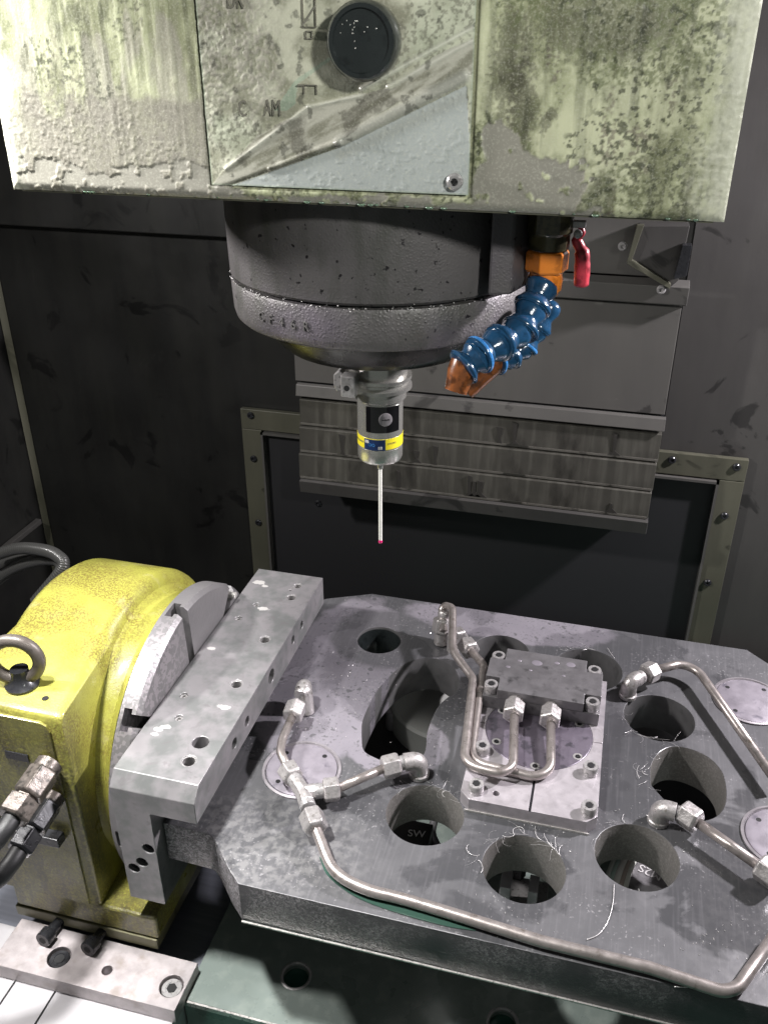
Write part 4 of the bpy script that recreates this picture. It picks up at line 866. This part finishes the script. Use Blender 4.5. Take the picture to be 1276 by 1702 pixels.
# A: branch assembly with tee and the long front tube
f1t = at(505,1143,z=.026); f1n = at(487,1188,z=.022)
ta = thing('tee_tube_assembly', 'bent steel tubes joined by a tee, one running along the plate front', 'hydraulic tubes', at(503,1315,z=0))
d = (f1t-f1n).normalized()
elbow(Vector((f1t.x+.006,f1t.y-.010,0)), f1t+d*.001+Vector((.003,-.006,0)), f1t-d*.008, ta, .0085)
MB().lathe(f1t-d*.006, d, [(.0088,0),(.0092,.002),(.0092,.008),(.0070,.013),(.0035,.015)], 20).build('cap', m_zinc, ta, smooth=40)
sleeve(f1t-d*.010, d, ta, .006, .0080); nut(f1n+d*.006, d, ta, .0098, .019)
tn = at(482,1284,z=ZP); tb = at(504,1318,z=ZP); tm = at(520,1363,z=ZP); br = at(551,1312,z=ZP)
MB().tube(fillet([f1n-d*.001, at(469,1230,z=.020), at(466,1250,z=.020), tn], .016), .0046, 16).build('tube', m_tube, ta, smooth=180)
d1 = (tb-tn).normalized(); d2 = (tm-tb).normalized(); d3 = (br-tb).normalized()
nut(tn+d1*.001, d1, ta, .0098, .016); thr(tn+d1*.013, d1, ta, .010); thr(tb+d2*.016, d2, ta, .008); nut(tm+d2*.002, d2, ta, .0102, .020)
MB().tube([tn+d1*.016, tb, tb+d2*.014], .0082, 8).build('tee_body', m_zinc, ta, smooth=None, bevel=.0006)
MB().tube([tb, tb+d3*.012], .0078, 8).build('tee_branch', m_zinc, ta, smooth=None); thr(tb+d3*.015, d3, ta, .009); nut(br, d3, ta, .0102, .015)
n4 = at(650,1273,z=.021); el = at(692,1262,z=.022); d4 = (el-n4).normalized()
MB().tube([br+d3*.006, n4-d4*.005], .0046, 16).build('tube', m_tube, ta, smooth=180)
nut(n4, d4, ta, .0102, .017); thr(n4+d4*.013, d4, ta, .008); elbow(n4+d4*.014, el+Vector((.003,0,0)), Vector((el.x+.003,el.y,-.001)), ta, .0092)
sleeve((el.x+.003,el.y,.003),(0,0,1), ta, .006, .0105)
lp = [tm+d2*.006, at(533,1398,z=.015), at(556,1447,z=.0095), at(606,1477,z=.0075), at(690,1500,z=.0065), at(900,1565,z=.0065), at(1080,1609,z=.0065), at(1168,1637,z=.0065)]
cvv = smoothline(lp[:6], 8)+[lp[6]]
MB().tube(fillet(cvv[-3:]+[at(1218,1652,z=.0065), at(1262,1590,z=.010), at(1300,1510,z=.018)], [.5,.5,.020,.3]) if False else cvv+fillet([at(1080,1609,z=.0065), at(1217,1654,z=.0065), at(1292,1548,z=.014)], .022, 10)[1:], .0052, 18).build('tube', m_tube, ta, smooth=180)
# B: upper right elbow and tube
tr_ = thing('right_rear_tube', 'bent steel tube from an elbow fitting behind the manifold to the right edge', 'hydraulic tube', at(1042,1158,z=0))
b0 = at(1042,1158,z=0); e = Vector((b0.x,b0.y,.021)); nn = at(1080,1117,z=.021); d = (nn-e).normalized()
elbow(b0, e, e+d*.014, tr_, .0088); sleeve(b0+Vector((0,0,.003)),(0,0,1),tr_,.006,.0100); sleeve(e+d*.018,d,tr_,.006,.0075); nut(nn,d,tr_,.0102,.016)
MB().tube(fillet([nn+d*.004, at(1131,1103,z=.020), at(1160,1115,z=.019), at(1290,1300,z=.017)], [.02,.025]), .0050, 16).build('tube', m_tube, tr_, smooth=180)
# C: lower right elbow and tube
tl_ = thing('right_front_tube', 'straight steel tube with two hexagon nuts from an elbow beside the egg shaped bore', 'hydraulic tube', at(1092,1368,z=0))
b0 = at(1092,1366,z=0); e = Vector((b0.x,b0.y,.025)); n1_ = at(1146,1358,z=.018); n2_ = at(1276,1450,z=.017); e = Vector((b0.x,b0.y,.019)); d = (n1_-e).normalized(); dd = (n2_-n1_).normalized()
elbow(b0, e, e+d*.014, tl_, .0092); sleeve(b0+Vector((0,0,.003)),(0,0,1),tl_,.006,.0102); thr(e+d*.019,d,tl_,.008); nut(n1_,dd,tl_,.0105,.018)
MB().tube([n1_+dd*.004, n2_], .0050, 16).build('tube', m_tube, tl_, smooth=180); nut(n2_,dd,tl_,.0105,.018)
# ================================================================== CENTRE MANIFOLD
m_disc_l = metal('lilac_disc_steel', (.145,.125,.16), (.21,.185,.225), (.25,.45), .4, 45, .1, (.08,.075,.09), (.52,.60))
mf = thing('clamp_manifold', 'bright steel clamp unit with round lilac disc and notched dark block, bolted to the plate', 'clamp unit', (-.0265,.75,0))
zb,zt = .016,.044; x0,x1 = -.0925,.0400; y0 = .6375; ch = .0095
sm = MB().prism([(x0+ch,y0),(x1-ch,y0),(x1,y0+ch),(x1,.855),(x0,.855),(x0,y0+ch)],'z',.0002,zb).mesh()
ct = MB().box((-.0248,.60,zb-.0012),(-.0222,.698,zb+.01)).box((-.10,.7488,zb-.0010),(-.07,.7504,zb+.01)).box((.02,.7488,zb-.0010),(.06,.7504,zb+.01)).cyl((-.0581,.6517,.004),(-.0581,.6517,.03),.0034,20)
sm = cut(sm, ct); sm = cut(sm, MB().lathe((-.0270,.7510,.0135),(0,0,1),[(.0570,0),(.0570,.01)],72))
link(sm, 'base_plate', metal('pale_unit_steel', (.38,.355,.375), (.50,.465,.49), (.28,.5), .4, 45, .2, (.22,.20,.21), (.62,.8)), mf, smooth=25, bevel=.0007)
MB().box((x0+.006,y0-.0010,.0003),(x1-.006,y0-.0001,.0022)).build('base_burr', m_silver_slot, mf, smooth=None)
MB().box((-.0246,.6376,.01485),(-.0224,.6945,.01495)).build('slot_shade', m_black, mf, smooth=None)  # black strip: shade of the shallow slot put into its colour
dk = MB().lathe((-.0270,.7510,.0136),(0,0,1),[(.0566,0),(.0566,.0022),(.0560,.0026)],72)  .build('round_disc', m_disc_l, mf, smooth=30)
for (x,y) in ((-.0695,.7740),(-.0684,.7241),(-.0252,.6987),(.0161,.7234),(.0142,.7740)):
    o = MB().lathe((x,y,.0160),(0,0,1),[(.0050,0),(.0050,.0004),(.0042,.0006),(.0030,.0006),(.0028,.0002)],22).build('countersunk_screw', m_bolt, mf)
    MB().lathe((x,y,.0162),(0,0,1),[(.0021,0),(.0021,.0003)],6).build('hex_socket', m_pitch, o, smooth=None)
bx0,bx1,by0,by1 = -.0928,.0335,.7745,.8515
blk = [(-.0770,by0),(.0160,by0),(.0160,.7915),(.0335,.7915),(.0335,.8310),(.0150,.8310),(.0150,by1),(-.0765,by1),(-.0765,.8300),(bx0,.8300),(bx0,.7960),(-.0770,.7960)]
MB().prism(blk,'z',zb+.0165,zt).build('block', m_steel_dark, mf, smooth=None, bevel=.0008)
MB().box((bx0,by0+.0005,zb+.0003),(bx1,by1-.0005,zb+.0164)).build('block_base', m_steel_dark, mf, smooth=None, bevel=.0008)
for (x,y) in ((-.0843,.8380),(.0240,.8390),(-.0848,.7850),(.0250,.7830)): shcs((x,y,zb+.0165),(0,0,1),.0077,.0105,mf)
for (x,y) in ((-.0806,.7045),(.0295,.7035),(-.0779,.6500),(.0312,.6497)): shcs((x,y,zb+.0002),(0,0,1),.0077,.0102,mf)
for k,(u,v,rx) in enumerate(((892,1102,.0048),(863,1098,.0018),(925,1102,.0023),(948,1105,.0042),(936,1123,.0015),(881,1114,.0015),(844,1108,.002))):
    p = at(u,v,z=zt); m = MB(); n_ = 20
    vs = [(p.x+rx*(1+.2*math.sin(3*j+k))*math.cos(2*math.pi*j/n_), p.y+rx*.75*(1+.15*math.sin(2*j+k))*math.sin(2*math.pi*j/n_), zt+.00025) for j in range(n_)]+[(p.x+rx*1.25*math.cos(2*math.pi*j/n_), p.y+rx*math.sin(2*math.pi*j/n_), zt+.00002) for j in range(n_)]
    m.add(vs,[tuple(range(n_))]+[(j,n_+j,n_+(j+1)%n_,(j+1)%n_) for j in range(n_)]); tag(m.build('coolant_drop', m_lilac, mf, smooth=180), 'pale dried coolant spot')
# manifold tubes
def man_tube(name, label, fit_u, pts, rads, zf, startnut):
    t = thing(name, label, 'hydraulic tube', pts[0]-Vector((0,0,pts[0].z)))
    MB().tube(fillet(pts, rads, 10), .0047, 16).build('tube', m_tube, t, smooth=180)
    return t
fA = at(868,1172,z=.032); fB = at(930,1182,z=.032); fA = Vector((-.0560,.7690,.031)); fB = Vector((-.0170,.7690,.031))
TZ = .030
pA = [Vector((-.1700,.9180,.030)), Vector((-.1640,.9350,.058)), Vector((-.1585,.905,.050)), at(752,1085,z=.036), at(784,1122,z=TZ+.002), at(774,1262,z=TZ+.002), at(808,1286,z=TZ+.002), at(858,1288,z=TZ+.002), Vector((-.0590,.7420,.031)), Vector((-.0565,.7640,.031))]
pA = [at(737,1048,z=.028), at(733,1004,z=.044), at(752,1010,z=.050), at(752,1083,z=.036), at(786,1128,z=.032), at(770,1270,z=.032), at(852,1292,z=.032), fA-Vector((0,.004,0))]
tA = man_tube('manifold_tube', 'outer steel tube looping over its nut and bending to the left fitting of the manifold', 0, pA, [.010,.012,.05,.02,.020,.018], 0, 0)
pB = [at(773,1072,z=.026), at(804,1106,z=.028), at(797,1150,z=.027), at(781,1266,z=.022), at(915,1298,z=.022), fB-Vector((0,.004,0))]
tB = man_tube('manifold_tube', 'inner steel tube passing under the other one to the right fitting of the manifold', 0, pB, [.014,.05,.020,.020], 0, 0)
for t,f_ in ((tA,fA),(tB,fB)):
    nut(f_+Vector((0,-.008,0)),(0,1,0),t,.0102,.019); sleeve(f_+Vector((0,.004,0)),(0,1,0),t,.008,.0088)
    MB().lathe(f_+Vector((0,.006,0)),(0,1,0),[(.0095,-.0005),(.0102,.0005),(.0102,.0025),(.008,.0045)],28).build('collar', m_zinc, t)
q = at(734,1046,z=.020); nut(q+Vector((0,.0,.006)),(.05,.35,1),tA,.0100,.018); sleeve(q+Vector((.001,.006,.018)),(.05,.35,1),tA,.010,.0078); sleeve(q+Vector((0,-.003,-.008)),(0,.1,1),tA,.022,.0085)
q = at(764,1062,z=.024); dq = (at(785,1084,z=.026)-at(758,1054,z=.024)).normalized(); nut(at(778,1077,z=.026),dq,tB,.0102,.017); nut(at(761,1058,z=.025),dq,tB,.0098,.014,'adapter_nut'); elb = at(757,1054,z=.024); elbow(Vector((elb.x-.002,elb.y,0)),Vector((elb.x-.002,elb.y,.022)),elb+dq*.006,tB,.0085)
m_grey = Mat('grey_casting_paint', rough=.5).color((.36,.36,.34)).m
MB().lathe((-.2404,.8862,-TH+.001),(0,0,1),[(.0274,0),(.0268,TH-.004),(.0262,TH-.0035),(.0255,TH-.006),(.0250,0)],64,cap=False).build('guide_bushing', m_knob, fx, smooth=40)
# ================================================================== BELOW THE PLATE
b = thing('support_drum', 'dull grey round support seen through the kidney shaped opening', 'support', (-.105,.86,-.195))
MB().lathe((-.150,.895,-.195),(0,0,1),[(.075,0),(.075,.108),(.072,.111)],64).build('drum', m_grey, b)
p = at(650,1200,z=-.12); q_ = at(760,1222,z=-.12)
MB().box((p.x,p.y-.016,-.135),(q_.x+.03,p.y,-.098)).cyl((p.x+.004,p.y-.008,-.135),(p.x+.004,p.y-.008,-.092),.009,24).build('clamp_bar', m_steel, smooth=30, bevel=.001); tag(bpy.data.objects['clamp_bar'],'dark clamp bar with rounded end below the kidney shaped opening','clamp bar')
pts = [at(u,v,z=-.13) for u,v in ((770,1180),(715,1215),(680,1248),(650,1290))]
tag(MB().tube(smoothline(pts,8), .005, 14).build('lower_hose', m_rubber, smooth=180), 'dark hose crossing below the kidney shaped opening','hose')
blk_ = thing('slotted_block', 'slotted steel block seen down through the bore nearest the front', 'block', at(872,1470,z=-.15))
for (u0,v0,u1,v1,z) in ((830,1448,853,1474,-.085),(877,1456,897,1482,-.085)):
    p = at(u0,v1,z=z); q_ = at(u1,v0,z=z); MB().box((p.x,p.y,-.125),(q_.x,q_.y,z)).build('cheek', m_table, blk_, smooth=None, bevel=.001)
p = at(826,1498,z=-.105); q_ = at(915,1446,z=-.105); MB().box((p.x,p.y,-.1945),(q_.x,q_.y,-.1252)).build('block_body', m_bolt, blk_, smooth=None, bevel=.001)
p = at(852,1462,z=-.135); MB().lathe((p.x+.004,p.y,-.125),(0,0,1),[(.009,0),(.009,.025)],6).build('clamp_nut', m_black, blk_, smooth=None)
m = []
for k in range(5):
    pts = [at(u+k*8,v-k*1,z=-.075-.002*abs(k-2)) for u,v in ((1040,1405),(1022,1430),(1010,1460),(1000,1500))]
    o = MB().tube(smoothline(pts,6), .0036, 10).build('white_cable', Mat('white_cable_jacket', rough=.35).color([(.62,.66,.60),(.45,.58,.52),(.70,.70,.66),(.40,.34,.30),(.66,.68,.62)][k]).m, smooth=180)
    tag(o, ['pale','greenish','white','brownish','off-white'][k]+' cable strand in the bundle seen through the bore right of the slotted block', 'cable', 'cable strands in the bundle below the plate')
lo = thing('chalked_block', 'dark block with chalk writing seen through the bore at lower right', 'block', at(1085,1450,z=-.1))
p = at(1042,1500,z=-.085); q_ = at(1150,1420,z=-.085); MB().box((p.x,p.y,-.19),(q_.x,q_.y,-.085)).build('block_body', m_steel_dark, lo, smooth=None, bevel=.001)
lo2 = thing('chalked_plate', 'dark plate with scratched writing seen through the bore left of the manifold corner', 'plate', at(690,1390,z=-.1))
p = at(650,1420,z=-.09); q_ = at(720,1370,z=-.09); MB().box((p.x-.01,p.y,-.19),(q_.x,q_.y,-.09)).build('plate_body', m_wall, lo2, smooth=None, bevel=.001)
text('chalk_writing','M2S',.014, at(1080,1450,z=-.0845), Euler((0,0,R_(160))), m_chalk, lo, .0002, 1)
text('chalk_writing','Y',.010, at(1062,1481,z=-.0845), Euler((0,0,R_(200))), m_chalk, lo, .0002, 1)
text('chalk_writing','SW',.013, at(692,1386,z=-.0895), Euler((0,0,R_(8))), m_chalk, lo2, .0002, 1)
pts = [at(u,v,z=-.12) for u,v in ((722,1360),(718,1385),(728,1410))]
tag(MB().tube(smoothline(pts,6), .0045, 12).build('lower_rod', m_steel_dark, smooth=180),'short dark rod seen through the bore left of the manifold corner','rod')
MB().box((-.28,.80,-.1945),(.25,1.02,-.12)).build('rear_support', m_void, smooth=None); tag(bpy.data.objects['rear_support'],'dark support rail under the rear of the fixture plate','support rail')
